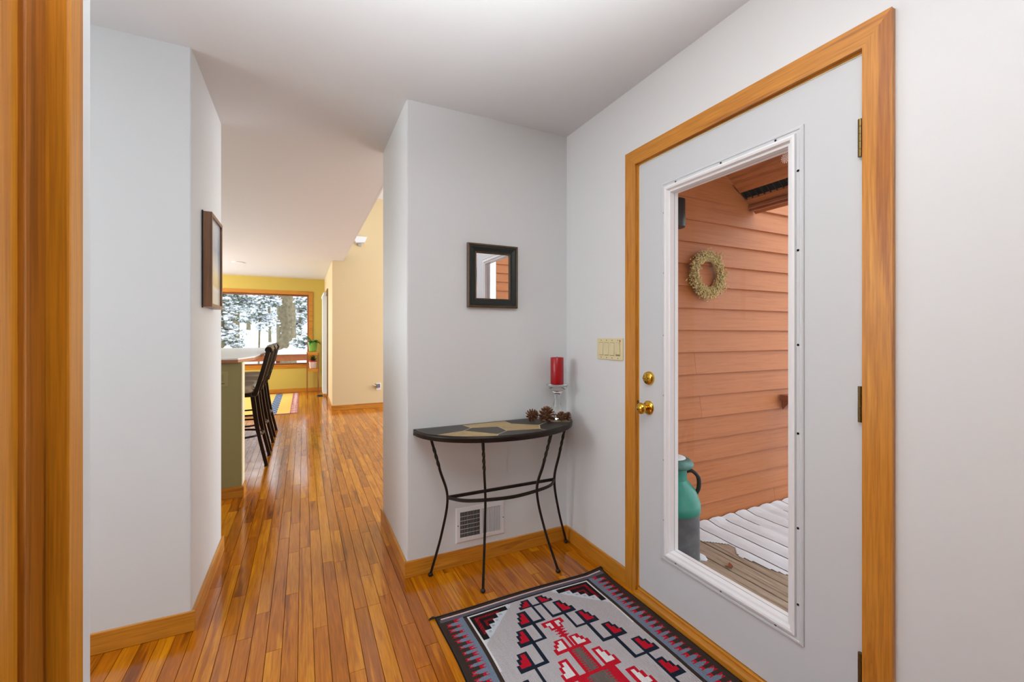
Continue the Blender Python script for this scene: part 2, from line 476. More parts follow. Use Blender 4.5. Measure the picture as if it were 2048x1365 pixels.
for bd in boards[295:]:
    sx, sy = bd[1] - bd[0], bd[3] - bd[2]
    mb.add([((bd[0] + bd[1]) / 2 + p[0] * sx, (bd[2] + bd[3]) / 2 + p[1] * sy, -0.0095 + p[2] * 0.0095) for p in pv], pf)
    r_ = rr.random(); rv += [r_] * len(pv)
far_boards = mb.build('floor_planks_remaining', M['floor2'], fl)
far_boards['kind'] = 'stuff'
at = far_boards.data.attributes.new('rnd', 'FLOAT', 'POINT'); at.data.foreach_set('value', rv)

# ceilings
ce = struct('ceiling', MB().box(-3.6, 1.6, -2.6, HY, CE, CE + 0.12).box(-3.6, 0.6, HY, 10.6, CE, CE + 0.12), M['ceil'], 'smooth white ceiling over entry and kitchen', 'ceiling')
# plastered joint across the mouth of the passage
mb = MB(); pts = []
for i in range(30):
    t = i / 29
    pts.append((HX0 + t * (HX1 - HX0), YB + 0.012 + 0.006 * math.sin(i * 1.7), CE + 0.0005))
for i in range(29):
    a, b2 = pts[i], pts[i + 1]
    w = 0.03 + 0.012 * math.sin(i * 0.9); h = 0.0022
    mb.add([(a[0], a[1] - w, a[2] - .0006), (b2[0], b2[1] - w, b2[2] - .0006), (b2[0], b2[1], b2[2] - h), (a[0], a[1], a[2] - h), (b2[0], b2[1] + w, b2[2] - .0006), (a[0], a[1] + w, a[2] - .0006)], [(1, 0, 3, 2), (2, 3, 5, 4)], True)
mb.build('plaster_seam', M['ceil'], ce)
struct('ceiling_living_room', MB().box(0.48, 4.75, HY, 7.8, 3.58, 3.7), M['ceil'], 'high ceiling of the room beyond the passage', 'ceiling')
struct('wall_upper_kitchen', MB().box(0.585, 0.6, HY, 7.65, CE - 0.001, 3.6), M['ceil'], 'upper wall face above the kitchen ceiling edge', 'wall')

# walls
struct('wall_back', MB().box(HX1, 1.6, YB, HY, -0.1, CE + 0.02).box(1.6, 4.7, 2.39, HY, -0.6, 3.7), M['wall'], 'white wall behind the half moon table', 'wall', bevel=0.006)
struct('wall_left', MB().box(-3.2, HX0, YB, HY, -0.1, CE + 0.02), M['wall'], 'white wall left of the passage', 'wall', bevel=0.006)
DY0, DY1, DZ = 0.672, 1.622, 2.086     # rough door opening
mb = MB().box(XR, 1.6, -2.5, DY0, -0.6, 3.6).box(XR, 1.6, DY1, YB + 0.001, -0.6, 3.6).box(XR, 1.6, DY0, DY1, DZ, 3.6).box(XR, 1.6, DY0, DY1, -0.6, -0.01)
struct('wall_right', mb, M['wall'], 'white wall holding the entry door', 'wall')
struct('wall_rear', MB().box(-0.4, XR, -2.62, -2.5, 0, CE), M['wall'], 'white wall behind the photographer', 'wall')
struct('wall_side_room', MB().box(-3.2, -3.08, 0.8, YB, 0, CE).box(-3.2, -0.4, 0.8, 0.92, 0, CE), M['wall'], 'white walls of the side area at left', 'wall')
# kitchen and living room walls
WX0, WX1, WZ0, WZ1 = -2.6, 0.115, 0.60, 2.115   # kitchen window opening
YF = 10.45
mb = MB().box(-3.6, WX0, YF, YF + .15, -0.6, CE).box(WX1, 0.6, YF, YF + .15, -0.6, CE).box(WX0, WX1, YF, YF + .15, -0.6, WZ0).box(WX0, WX1, YF, YF + .15, WZ1, CE)
struct('wall_far', mb, M['yellow'], 'mustard yellow far kitchen wall around the picture window', 'wall')
struct('wall_kitchen_left', MB().box(-3.62, -3.5, 2.9, 10.6, -0.1, CE), M['yellow'], 'kitchen side wall hidden at left', 'wall')
SX = 0.432
mb = MB().box(SX, 4.7, 7.65, 7.77, -0.1, 3.6)
struct('wall_cream', mb, M['cream'], 'cream wall beyond the passage', 'wall', bevel=0.004)
OY0, OY1, OZ = 9.0, 10.2, 2.06
mb = MB().box(SX, SX + .12, 7.77, OY0, -0.1, CE).box(SX, SX + .12, OY1, YF, -0.1, CE).box(SX, SX + .12, OY0, OY1, OZ, CE)
struct('wall_kitchen_right', mb, M['cream'], 'pale kitchen side wall with patio door', 'wall')
mb = MB().box(4.58, 4.7, HY, 3.4, -.1, 3.6).box(4.58, 4.7, 7.3, 7.65, -.1, 3.6).box(4.58, 4.7, 3.4, 7.3, -.1, .45).box(4.58, 4.7, 3.4, 7.3, 3.0, 3.6)
struct('wall_living_right', mb, M['cream'], 'hidden living room window wall', 'wall')

# baseboards
bh, bt = 0.083, 0.013
def basebd(name, x0, x1, y0, y1, m, label):
    return struct(name, MB().box(x0, x1, y0, y1, 0.0005, bh), M[m], label, 'baseboard', bevel=0.002)
basebd('baseboard_back', HX1 - bt, XR, YB - bt, YB, 'oakX', 'oak baseboard under the half moon table')
basebd('baseboard_passage_right', HX1 - bt, HX1, YB + 0.0005, HY + bt, 'oakY', 'oak baseboard on right side of passage')
basebd('baseboard_left', -3.05, HX0 + bt, YB - bt, YB, 'oakX', 'oak baseboard on the left entry wall')
basebd('baseboard_passage_left', HX0, HX0 + bt, YB + 0.0005, HY + bt, 'oakY', 'oak baseboard on left side of passage')
basebd('baseboard_right', XR - bt, XR, 1.6865, YB - bt - 0.0005, 'oakY', 'short oak baseboard beside the door casing')
basebd('baseboard_front', XR - bt, XR, -2.45, 0.602, 'oakY', 'oak baseboard right of the entry door')
basebd('baseboard_cream', SX - bt, 4.5, 7.65 - bt, 7.65, 'oakX', 'oak baseboard along the cream wall')
basebd('baseboard_far', -3.4, SX - 0.001, YF - bt, YF, 'oakX', 'oak baseboard along the yellow wall')
basebd('baseboard_kitchen_right', SX - bt, SX, 7.651, 8.91, 'oakY', 'oak baseboard beside the patio door')

# ------------------------------------------------------------------ closet front close to the camera
cx = -0.27
struct('wall_near_left', MB().box(cx - 0.12, cx, 0.76, 0.806, 0, CE).box(cx - 0.12, cx, -2.5, -0.45, 0, CE).box(cx - 0.12, cx, -0.45, 0.76, 2.12, CE), M['wall'], 'white wall end beside the closet door', 'wall')
tr = thing('trim_1', (cx, 0.7, 0), 'honey oak casing of the closet door at left edge', 'trim', kind='structure')
def px2y(px, X):
    l = (px - 1024) / 862.0
    return X * (math.cos(YAW) - math.sin(YAW) * l) / (math.sin(YAW) + math.cos(YAW) * l)
# jamb, stop and face of the casing, each stepping out a little further
ys = [px2y(50, cx - .012), px2y(112, cx - .012), px2y(140, cx - .004), px2y(168, cx + .010)]
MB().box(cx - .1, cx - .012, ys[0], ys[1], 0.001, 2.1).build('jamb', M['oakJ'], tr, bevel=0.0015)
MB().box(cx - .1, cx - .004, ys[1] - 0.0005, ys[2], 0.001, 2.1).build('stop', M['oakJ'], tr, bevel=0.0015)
MB().box(cx - .1, cx + .010, px2y(140, cx + .010), ys[3], 0.001, 2.12).build('casing', M['oakN'], tr, bevel=0.003)
MB().box(cx - .1, cx + .010, -0.45, ys[3], 2.12, 2.19).build('head_casing', M['oakY'], tr, bevel=0.003)
dr = thing('door_2', (cx, 0.1, 0), 'smooth oak closet door at the left edge', 'door', kind='structure')
MB().box(cx - .055, cx - .018, -0.44, px2y(47.5, cx - .018), 0.012, 2.09).build('door_panel', M['oakN'], dr, bevel=0.002)

# ------------------------------------------------------------------ entry door
rmap = lambda u, v, h: (XR - h, u, v)      # on the right wall: u = y, v = z, h = out of the wall
dt = thing('trim_2', (XR, 1.15, 0), 'honey oak casing around the white entry door', 'trim', kind='structure')
cw = 0.071
def poly_prism(poly, h0, h1, mapf):
    return MB().prism(poly, h0, h1, mapf)
cy0, cy1, cz = 0.604, 1.686, 2.149
poly_prism([(cy1, 0.0005), (cy1, cz), (cy1 - cw, cz - cw), (cy1 - cw, 0.0005)], 0.0, 0.016, rmap).build('side_casing', M['oakZ'], dt, bevel=0.003)
poly_prism([(cy0, 0.0005), (cy0, cz), (cy0 + cw, cz - cw), (cy0 + cw, 0.0005)], 0.0, 0.016, rmap).build('side_casing', M['oakZ'], dt, bevel=0.003)
poly_prism([(cy0, cz), (cy0 + cw, cz - cw), (cy1 - cw, cz - cw), (cy1, cz)], 0.0, 0.016, rmap).build('head_casing', M['oakY'], dt, bevel=0.003)
MB().box(XR + .0005, 1.6, 1.6085, 1.6215, 0.001, 2.0855).build('jamb', M['oakZ'], dt)
MB().box(XR + .0005, 1.6, 0.6725, 0.679, 0.001, 2.0855).build('jamb', M['oakZ'], dt)
MB().box(XR + .0005, 1.6, 0.679, 1.6085, 2.073, 2.0855).build('head_jamb', M['oakY'], dt)
MB().box(XR + .004, XR + .01, 1.6045, 1.6085, 0.04, 2.073).build('weatherstrip', M['strip'], dt)
MB().box(XR + .004, XR + .01, 0.683, 1.6085, 2.069, 2.073).build('weatherstrip', M['strip'], dt)
MB().box(XR - .036, 1.62, 0.6795, 1.608, 0.001, 0.024).box(XR - .008, 1.6, 0.6795, 1.608, 0.024, 0.034).build('threshold', M['oakY'], dt, bevel=0.003)

door = thing('door_1', (XR, 1.14, 0.036), 'white entry door with full length glass and brass knob', 'door', kind='structure')
d0, d1, dz0, dz1 = 0.6835, 1.6025, 0.0375, 2.067
g0, g1, gz0, gz1 = 0.893, 1.411, 0.291, 1.886
dx0, dx1 = XR + 0.002, XR + 0.046
MB().box(dx0, dx1, d0, g0 - .01, dz0, dz1).box(dx0, dx1, g1 + .01, d1, dz0, dz1).box(dx0, dx1, g0 - .01, g1 + .01, dz0, gz0 - .01).box(dx0, dx1, g0 - .01, g1 + .01, gz1 + .01, dz1).build('door_panel', M['door'], door)
MB().box(XR + 0.020, XR + 0.036, g0 - .008, g1 + .008, gz0 - .008, gz1 + .008)
gl = MB().add([(XR + .024, g0 - .008, gz0 - .008), (XR + .024, g1 + .008, gz0 - .008), (XR + .024, g1 + .008, gz1 + .008), (XR + .024, g0 - .008, gz1 + .008)], [(0, 1, 2, 3)])
gl.build('glass_pane', M['pane'], door)
for a0, a1, b0, b1 in ((g0 - .009, g0 - .002, gz0, gz1), (g1 + .001, g1 + .009, gz0, gz1), (g0, g1, gz0 - .009, gz0 - .001), (g0, g1, gz1 + .001, gz1 + .009)):
    MB().box(XR + .0255, XR + .040, a0, a1, b0, b1).build('glass_spacer', M['glass_edge'], door)
prof = [(0, -.002), (0, .005), (.004, .008), (.010, .0085), (.013, .0055), (.021, .0055), (.024, .013), (.031, .0155), (.038, .0135), (.044, .004), (.051, .002), (.053, -.021)]
dmap = lambda u, v, h: (dx0 - h, u, v)
for s in frame_sides((0.843, 1.460, 0.241, 1.936), prof[:7], dmap): s.build('outer_glass_moulding', M['door'], door)
for s in frame_sides((0.843, 1.460, 0.241, 1.936), prof[6:], dmap): s.build('inner_glass_moulding', M['mould'], door)
for s in frame_sides((0.843, 1.460, 0.241, 1.936), prof, lambda u, v, h: (dx1 + h, u, v)): s.build('outer_moulding', M['mould'], door)
sc = [(1.443, z) for z in (1.80, 1.53, 1.25, .98, .69, .42)] + [(0.860, z) for z in (1.79, 1.53, 1.22, .93, .62, .37)] + [(y, 1.919) for y in (1.375, 1.15, .935)] + [(y, .258) for y in (1.375, 1.15, .935)]
for y, z in sc:
    MB().lathe([(.0042, 0), (.0042, .0022), (.003, .003)], (dx0 - .0055, y, z), 'x', 10).build('screw', M['screw'], door).scale = (1, 1, 1)
# small frosted rosette sticker in the upper corner of the glass
dc = MB()
for ring_, cnt in ((.003, 5), (.0065, 9), (.010, 13), (.0135, 16), (.017, 16)):
    for k in range(cnt):
        a = 2 * math.pi * k / cnt + ring_ * 300; y_, z_ = .914 + ring_ * math.cos(a), 1.858 + ring_ * math.sin(a); q = .0011
        dc.box(XR + .0228, XR + .0236, y_ - q, y_ + q, z_ - q, z_ + q)
dc.build('glass_sticker', plain('frosted_sticker', (226, 206, 198), .7), door)
# deadbolt
db = MB().lathe([(.0, -.017), (.024, -.0165), (.029, -.013), (.032, -.004), (.032, 0)], (dx0, 1.538, 1.049), 'x', 28).build('deadbolt', M['brass'], door)
MB().box(dx0 - .0285, dx0 - .017, 1.527, 1.556, 1.045, 1.053).build('thumb_turn', M['brass'], db, bevel=0.003)
MB().box(dx0 - .0178, dx0 - .0165, 1.535, 1.5365, 1.049, 1.07).build('engraved_line', M['dark'], db)
kb = MB().lathe([(.0, -.0135), (.012, -.013), (.016, -.0115), (.026, -.009), (.033, -.004), (.033, 0)], (dx0, 1.542, 0.91), 'x', 28).build('knob_rosette', M['brass'], door)
MB().lathe([(.0, -.0645), (.009, -.0645), (.012, -.063), (.018, -.061), (.0255, -.053), (.027, -.046), (.0245, -.038), (.015, -.031), (.0105, -.025), (.012, -.012)], (dx0, 1.542, 0.91), 'x', 28).build('knob', M['brass'], kb)
MB().box(XR - .004, XR + .001, 1.606, 1.6145, 0.885, 0.935).build('strike_plate', M['hinge'], dt)
for z0, z1 in ((1.77, 1.88), (1.0, 1.105), (0.225, 0.332)):
    n = 5; hh = (z1 - z0) / n
    hg = MB().tube([(XR - .006, .6835, z0), (XR - .006, .6835, z0 + hh - .001)], .0062, 12).build('hinge', M['hinge'], door)
    for k in range(1, n):
        MB().tube([(XR - .006, .6835, z0 + k * hh), (XR - .006, .6835, z0 + (k + 1) * hh - .001)], .0062, 12).build('hinge_knuckle', M['hinge'], hg)

# ------------------------------------------------------------------ light switch plate
sw = thing('switch_plate', (XR, 1.822, 1.12), 'ivory four gang light switch plate beside the door casing', 'switch')
s0, s1, t0, t1 = 1.716, 1.928, 1.120, 1.234
MB().box(XR - .006, XR, s0, s1, t0, t1).build('plate', M['ivory'], sw, bevel=0.003)
for k in range(4):
    c = s0 + 0.037 + k * 0.046
    tilt = 0.0015 if k else -0.0025
    MB().add([(XR - .0062, c - .016, 1.144), (XR - .0062, c + .016, 1.144), (XR - .0062, c + .016, 1.210), (XR - .0062, c - .016, 1.210), (XR - .0085 - tilt, c - .015, 1.146), (XR - .0085 - tilt, c + .015, 1.146), (XR - .0085 + tilt, c + .015, 1.208), (XR - .0085 + tilt, c - .015, 1.208)],
             [(4, 7, 6, 5), (0, 4, 5, 1), (1, 5, 6, 2), (2, 6, 7, 3), (3, 7, 4, 0)]).build('rocker', M['ivory'], sw)
    MB().box(XR - .0064, XR - .006, c - .017, c + .017, 1.1425, 1.2115).build('rocker_gap', plain('switch_gap', (150, 138, 100), 0.7) if k == 0 else bpy.data.materials['switch_gap'], sw)
    for zz in (1.131, 1.223):
        MB().lathe([(.0025, -.001), (.0025, 0)], (XR - .006, c, zz), 'x', 8).build('screw', M['screw'], sw)
MB().box(XR - .0075, XR - .006, s0 + .018, s0 + .023, 1.214, 1.226).build('indicator', plain('red_led', (150, 40, 20), 0.4), sw)

# ------------------------------------------------------------------ wall register
vr = thing('wall_register', (0.89, YB, 0.118), 'white louvred heating register low under the table', 'vent')
v0, v1, vz0, vz1 = 0.745, 1.036, 0.118, 0.308
bmap = lambda u, v, h: (u, YB - h, v)
for s in frame_sides((v0, v1, vz0, vz1), [(0, 0), (0, .003), (.005, .006), (.024, .0075), (.026, .001)], bmap): s.build('frame', M['white'], vr)
MB().box(v0 + .02, v1 - .02, YB - .0015, YB - .0005, vz0 + .02, vz1 - .02).build('duct_opening', M['black'], vr)
ux0, ux1 = v0 + .026, v1 - .026; um = (ux0 + ux1) / 2
MB().box(um - .005, um + .005, YB - .0065, YB - .0016, vz0 + .026, vz1 - .026).build('centre_bar', M['white'], vr)
for half in (0, 1):
    for k in range(13):
        u = (ux0 + (k + .5) * (um - .005 - ux0) / 13) if half == 0 else (um + .005 + (k + .5) * (ux1 - um - .005) / 13)
        dd = 0.0035 if half == 0 else -0.0020
        a = u - dd; b2 = u + dd
        if half == 0: a, b2 = u - .0012, u + .0012
        MB().add([(a, YB - .0068, vz0 + .026), (b2 , YB - .0025, vz0 + .026), (b2, YB - .0025, vz1 - .026), (a, YB - .0068, vz1 - .026), (a + .0012, YB - .0068, vz0 + .026), (b2 + .0012, YB - .0025, vz0 + .026), (b2 + .0012, YB - .0025, vz1 - .026), (a + .0012, YB - .0068, vz1 - .026)],
                 [(0, 1, 2, 3), (7, 6, 5, 4), (0, 3, 7, 4), (1, 5, 6, 2)]).build('louvre', M['white'], vr)
for k in range(5):
    z = vz0 + .026 + (k + 1) * (vz1 - vz0 - .052) / 6
    MB().box(ux0, um - .005, YB - .0055, YB - .004, z - .0008, z + .0008).build('cross_bar', M['white'], vr)
MB().box(v1 - .022, v1 - .016, YB - .013, YB - .006, .235, .255).build('damper_lever', M['white'], vr, bevel=0.001)
for u in (v0 + .012, v1 - .010):
    MB().lathe([(.003, 0), (.003, -.002)], (u, YB - .0065, .213), 'y', 8).build('screw', M['screw'], vr)

# ------------------------------------------------------------------ mirror
mr = thing('wall_mirror', (0.96, YB, 1.405), 'small mirror in dark green black frame above the table', 'mirror')
mmap = lambda u, v, h: (u, YB - 0.002 - h, v)
for s in frame_sides((0.808, 1.112, 1.404, 1.757), [(0, 0), (0, .020), (.004, .024), (.009, .0245), (.011, .021)], mmap): s.build('outer_edge', M['frame_br'], mr)
for s in frame_sides((0.808, 1.112, 1.404, 1.757), [(.011, .021), (.020, .022), (.034, .0155), (.044, .0135)], mmap): s.build('frame', M['frame_dk'], mr)
for s in frame_sides((0.808, 1.112, 1.404, 1.757), [(.044, .0135), (.047, .016), (.050, .0135), (.052, .006)], mmap): s.build('inner_edge', M['frame_br'], mr)
MB().box(0.852, 1.068, YB - .0075, YB - .002, 1.448, 1.713).build('mirror_glass', M['mirror'], mr)

# ------------------------------------------------------------------ framed picture in the passage
pc = thing('framed_picture', (HX0, 2.585, 1.385), 'walnut box framed landscape print on the passage wall', 'picture')
pmap = lambda u, v, h: (HX0 + 0.002 + h, u, v)
for s in frame_sides((2.44, 2.733, 1.385, 1.832), [(0, 0), (0, .038), (.016, .038), (.016, .030)], pmap): s.build('frame', M['walnut'], pc)
MB().box(HX0 + .003, HX0 + .031, 2.455, 2.718, 1.40, 1.817).build('print', M['print'], pc)
MB().box(HX0 + .001, HX0 + .006, 2.436, 2.44, 1.38, 1.836).build('backing', M['dark'], pc)

# ------------------------------------------------------------------ console table
TC = (0.978, 2.226); TA, TBd = 0.464, 0.338; TZ = 0.763
tb = thing('console_table', (TC[0], TC[1] - .1, 0), 'half moon wrought iron console table with slate mosaic top', 'table')
def arc(a, b, n=48, t0=math.pi, t1=2 * math.pi):
    return [(TC[0] + a * math.cos(t0 + (t1 - t0) * i / n), TC[1] + b * math.sin(t0 + (t1 - t0) * i / n)) for i in range(n + 1)]
MB().prism(arc(TA - .012, TBd - .012), TZ - .026, TZ - .0016).build('top_board', M['grout'], tb)
# moulded rim
rp = [(-.013, -.030), (-.004, -.031), (-.001, -.027), (-.003, -.022), (0, -.018), (0, -.008), (-.003, -.003), (-.008, 0), (-.013, -.0005)]
mb = MB(); n = 48; vs = []
for i in range(n + 1):
    for o_, h in rp:
        a = math.pi + math.pi * i / n
        vs.append((TC[0] + (TA + o_) * math.cos(a), TC[1] + (TBd + o_) * math.sin(a), TZ + h))
k = len(rp)
mb.add(vs, [(i * k + j, i * k + (j + 1) % k, (i + 1) * k + (j + 1) % k, (i + 1) * k + j) for i in range(n) for j in range(k)], True)
mb.box(TC[0] - TA, TC[0] + TA, TC[1] - .004, TC[1] + .008, TZ - .031, TZ - .001)
mb.build('rim', M['iron'], tb)
ia, ib = TA - .0135, TBd - .0135
def rim_pts(p, q):
    a0 = math.atan2((p[1] - TC[1]) / ib, (p[0] - TC[0]) / ia); a1 = math.atan2((q[1] - TC[1]) / ib, (q[0] - TC[0]) / ia)
    return [(TC[0] + ia * math.cos(a0 + (a1 - a0) * i / 10), TC[1] + ib * math.sin(a0 + (a1 - a0) * i / 10)) for i in range(11)]
yb = TC[1] - .006
A_ = (0.78, yb); B_ = (0.797, 2.138); C_ = (0.74, 2.089); D_ = (0.60, 2.062); E_ = (0.842, 1.90); F_ = (0.94, 1.997); Fb = (0.868, 1.945)
G_ = (0.937, 2.104); H_ = (1.027, yb); I_ = (1.032, 2.142); J_ = (1.156, 2.045); K_ = (1.114, 1.962); L_ = (1.135, 1.90); M_ = (1.242, 2.103); N_ = (1.345, 2.04); O_ = (1.234, yb)
LE = (TC[0] - ia, yb); RE = (TC[0] + ia, yb)
tiles = [('slate', [A_, B_, C_] + rim_pts(LE, D_)[::-1]), ('stone', [C_, Fb] + rim_pts(D_, E_)[::-1]), ('slate', [B_, G_, F_, Fb, C_]), ('stone', [A_, H_, I_, G_, B_]),
         ('stone', [G_, I_, J_, K_, F_]), ('slate', [Fb, F_, K_] + rim_pts(E_, L_)[::-1]), ('slate', [H_, O_, M_, J_, I_]), ('slate', [J_, M_] + rim_pts(L_, N_)[::-1] + [K_]), ('stone', [O_] + rim_pts(N_, RE)[::-1] + [M_])]
for mt, poly in tiles:
    gx = sum(p[0] for p in poly) / len(poly); gy = sum(p[1] for p in poly) / len(poly)
    ins = []
    for p in poly:
        dd = math.hypot(p[0] - gx, p[1] - gy); s_ = max(0.0, 1 - 0.0034 / max(dd, .01))
        ins.append((gx + (p[0] - gx) * s_, gy + (p[1] - gy) * s_))
    ar = sum(ins[i][0] * ins[(i + 1) % len(ins)][1] - ins[(i + 1) % len(ins)][0] * ins[i][1] for i in range(len(ins)))
    if ar < 0: ins = ins[::-1]
    MB().prism(ins, TZ - .0030, TZ - .0012).build('tile', M[mt], tb)
legs = [((0.578, 2.130, .733), (0.672, 2.150, .41), (0.595, 2.196, .012)), ((0.786, 1.945, .733), (0.836, 2.035, .41), (0.786, 1.944, .012)),
        ((1.172, 1.945, .733), (1.136, 2.035, .41), (1.208, 1.936, .012)), ((1.382, 2.130, .733), (1.316, 2.150, .41), (1.424, 2.192, .012))]
for T_, W_, Ft in legs:
    q1 = tuple(T_[i] * .45 + W_[i] * .55 for i in range(2)) + (.56,)
    q2 = tuple(Ft[i] * .35 + W_[i] * .65 for i in range(2)) + (.22,)
    path = smooth_path([T_, q1, W_, q2, Ft], 12)
    tws = []; tw = 0
    for p in path:
        if 0.57 < p.z < 0.68: tw += math.pi / 5.0
        tws.append(tw)
    path2 = smooth_path(path, 2); tws2 = []
    for i in range(len(path2)):
        j = min(i // 2, len(tws) - 1); j2 = min(j + 1, len(tws) - 1)
        tws2.append(tws[j] + (tws[j2] - tws[j]) * (i % 2) * .5)
    lg = MB().tube(path2, .0085, 4, twist=tws2, smooth=False).build('leg', M['iron'], tb)
    MB().lathe([(.0, .0005), (.009, .001), (.0125, .006), (.0125, .011), (.009, .0165), (.006, .019), (.0, .02)], (Ft[0], Ft[1], 0), 'z', 16).build('ball_foot', M['iron'], lg)
wl, wfl, wfr, wr = [Vector(l[1]) for l in legs]
arcp = smooth_path([wl, (0.735, 2.075, .41), wfl, (0.985, 2.012, .41), wfr, (1.245, 2.075, .41), wr], 8)
for dz in (-.004, .004):
    MB().tube([p + Vector((0, 0, dz)) for p in arcp], .0055, 6).build('curved_stretcher', M['iron'], tb)
MB().box(wl.x, wr.x, wl.y - .005, wl.y + .005, .403, .419).build('straight_stretcher', M['iron'], tb, bevel=0.001)

# ------------------------------------------------------------------ candle and holder, pine cones
TT = TZ - .0011
cp = (1.335, 2.15)
ho = MB().lathe([(.0, 0), (.043, .0), (.045, .004), (.040, .010), (.020, .018), (.013, .028), (.017, .036), (.026, .045), (.0275, .058), (.022, .082), (.016, .105), (.014, .125), (.016, .140), (.028, .158), (.053, .176), (.062, .192), (.064, .197), (.063, .201), (.046, .199), (.0, .199)], (cp[0], cp[1], TT), 'z', 40).build('candle_holder', M['glass'], loc=(cp[0], cp[1], TT))
tag(ho, 'clear glass pedestal candle holder on the table corner', 'candle holder')
cd = thing('pillar_candle', (cp[0], cp[1], TT + .2015), 'thick red pillar candle on glass holder', 'candle')
MB().lathe([(.0, .0), (.037, .0), (.038, .003), (.038, .154), (.036, .157), (.030, .155), (.0, .149)], (cp[0], cp[1], TT + .2015), 'z', 40).build('wax', M['wax'], cd)
MB().tube([(cp[0], cp[1], TT + .348), (cp[0] + .002, cp[1], TT + .362)], .0015, 6).build('wick', M['wick'], cd)

def pine_cone(loc, r, h, tilt, label):
    th = thing('pine_cone', (loc[0], loc[1], TT + loc[2]), label, 'pine cone', 'pine cones around the candle holder')
    core = MB(); core.lathe([(.0, .0), (r * .35, h * .08), (r * .42, h * .35), (r * .25, h * .7), (.0, h * .9)], (0, 0, 0), 'z', 10)
    sc_ = MB(); N = 72
    for i in range(N):
        t = i / (N - 1.0); a = i * 2.39996
        z = h * (.05 + .86 * t); R0 = r * (.30 * (1 - t * .7))
        L0 = r * (0.72 * math.sin(math.pi * min(1, .22 + t * .72)) + .12); up = -.15 + .95 * t
        w = r * .30 * (1 - .45 * t)
        ca, sa = math.cos(a), math.sin(a)
        def P(rad, side, dz): return (rad * ca - side * sa, rad * sa + side * ca, z + dz)
        e = R0 + L0 * math.cos(up); zz = L0 * math.sin(up)
        q = r * .07
        vs = [P(R0, -w * .35, 0), P(R0, w * .35, 0), P(e * .85 + R0 * .15, w * .6, zz * .8), P(e, 0, zz + q), P(e * .85 + R0 * .15, -w * .6, zz * .8), P(R0, 0, -q), P(e * .9 + R0 * .1, 0, zz * .8 - q)]
        sc_.add(vs, [(0, 1, 2, 3, 4), (5, 6, 2, 1), (0, 4, 6, 5), (6, 3, 2), (4, 3, 6)], mi=0 if i % 3 else 1)
    R_ = Matrix.Rotation(tilt[0], 4, 'X') @ Matrix.Rotation(tilt[1], 4, 'Y')
    zmin = min((R_ @ Vector(v)).z for v in sc_.v + core.v)
    base = Vector((loc[0], loc[1], TT + loc[2] - zmin + 0.0006))
    for b_ in (core, sc_): b_.v = [tuple(R_ @ Vector(v) + base) for v in b_.v]
    core.build('cone_core', M['cone'], th); sc_.build('cone_scales', [M['cone'], M['conetip']], th)
pine_cone((1.236, 2.098, 0), .048, .078, (0.15, -0.1), 'largest open pine cone at left of the candle holder')
pine_cone((1.150, 2.152, 0), .036, .056, (1.0, 0.5), 'pine cone lying at far left of the cluster')
pine_cone((1.296, 2.048, 0), .029, .046, (-0.5, 0.5), 'small pine cone directly before the candle holder')
pine_cone((1.352, 2.076, 0), .024, .046, (0.2, 0.2), 'smallest pine cone alone at right end of the table')

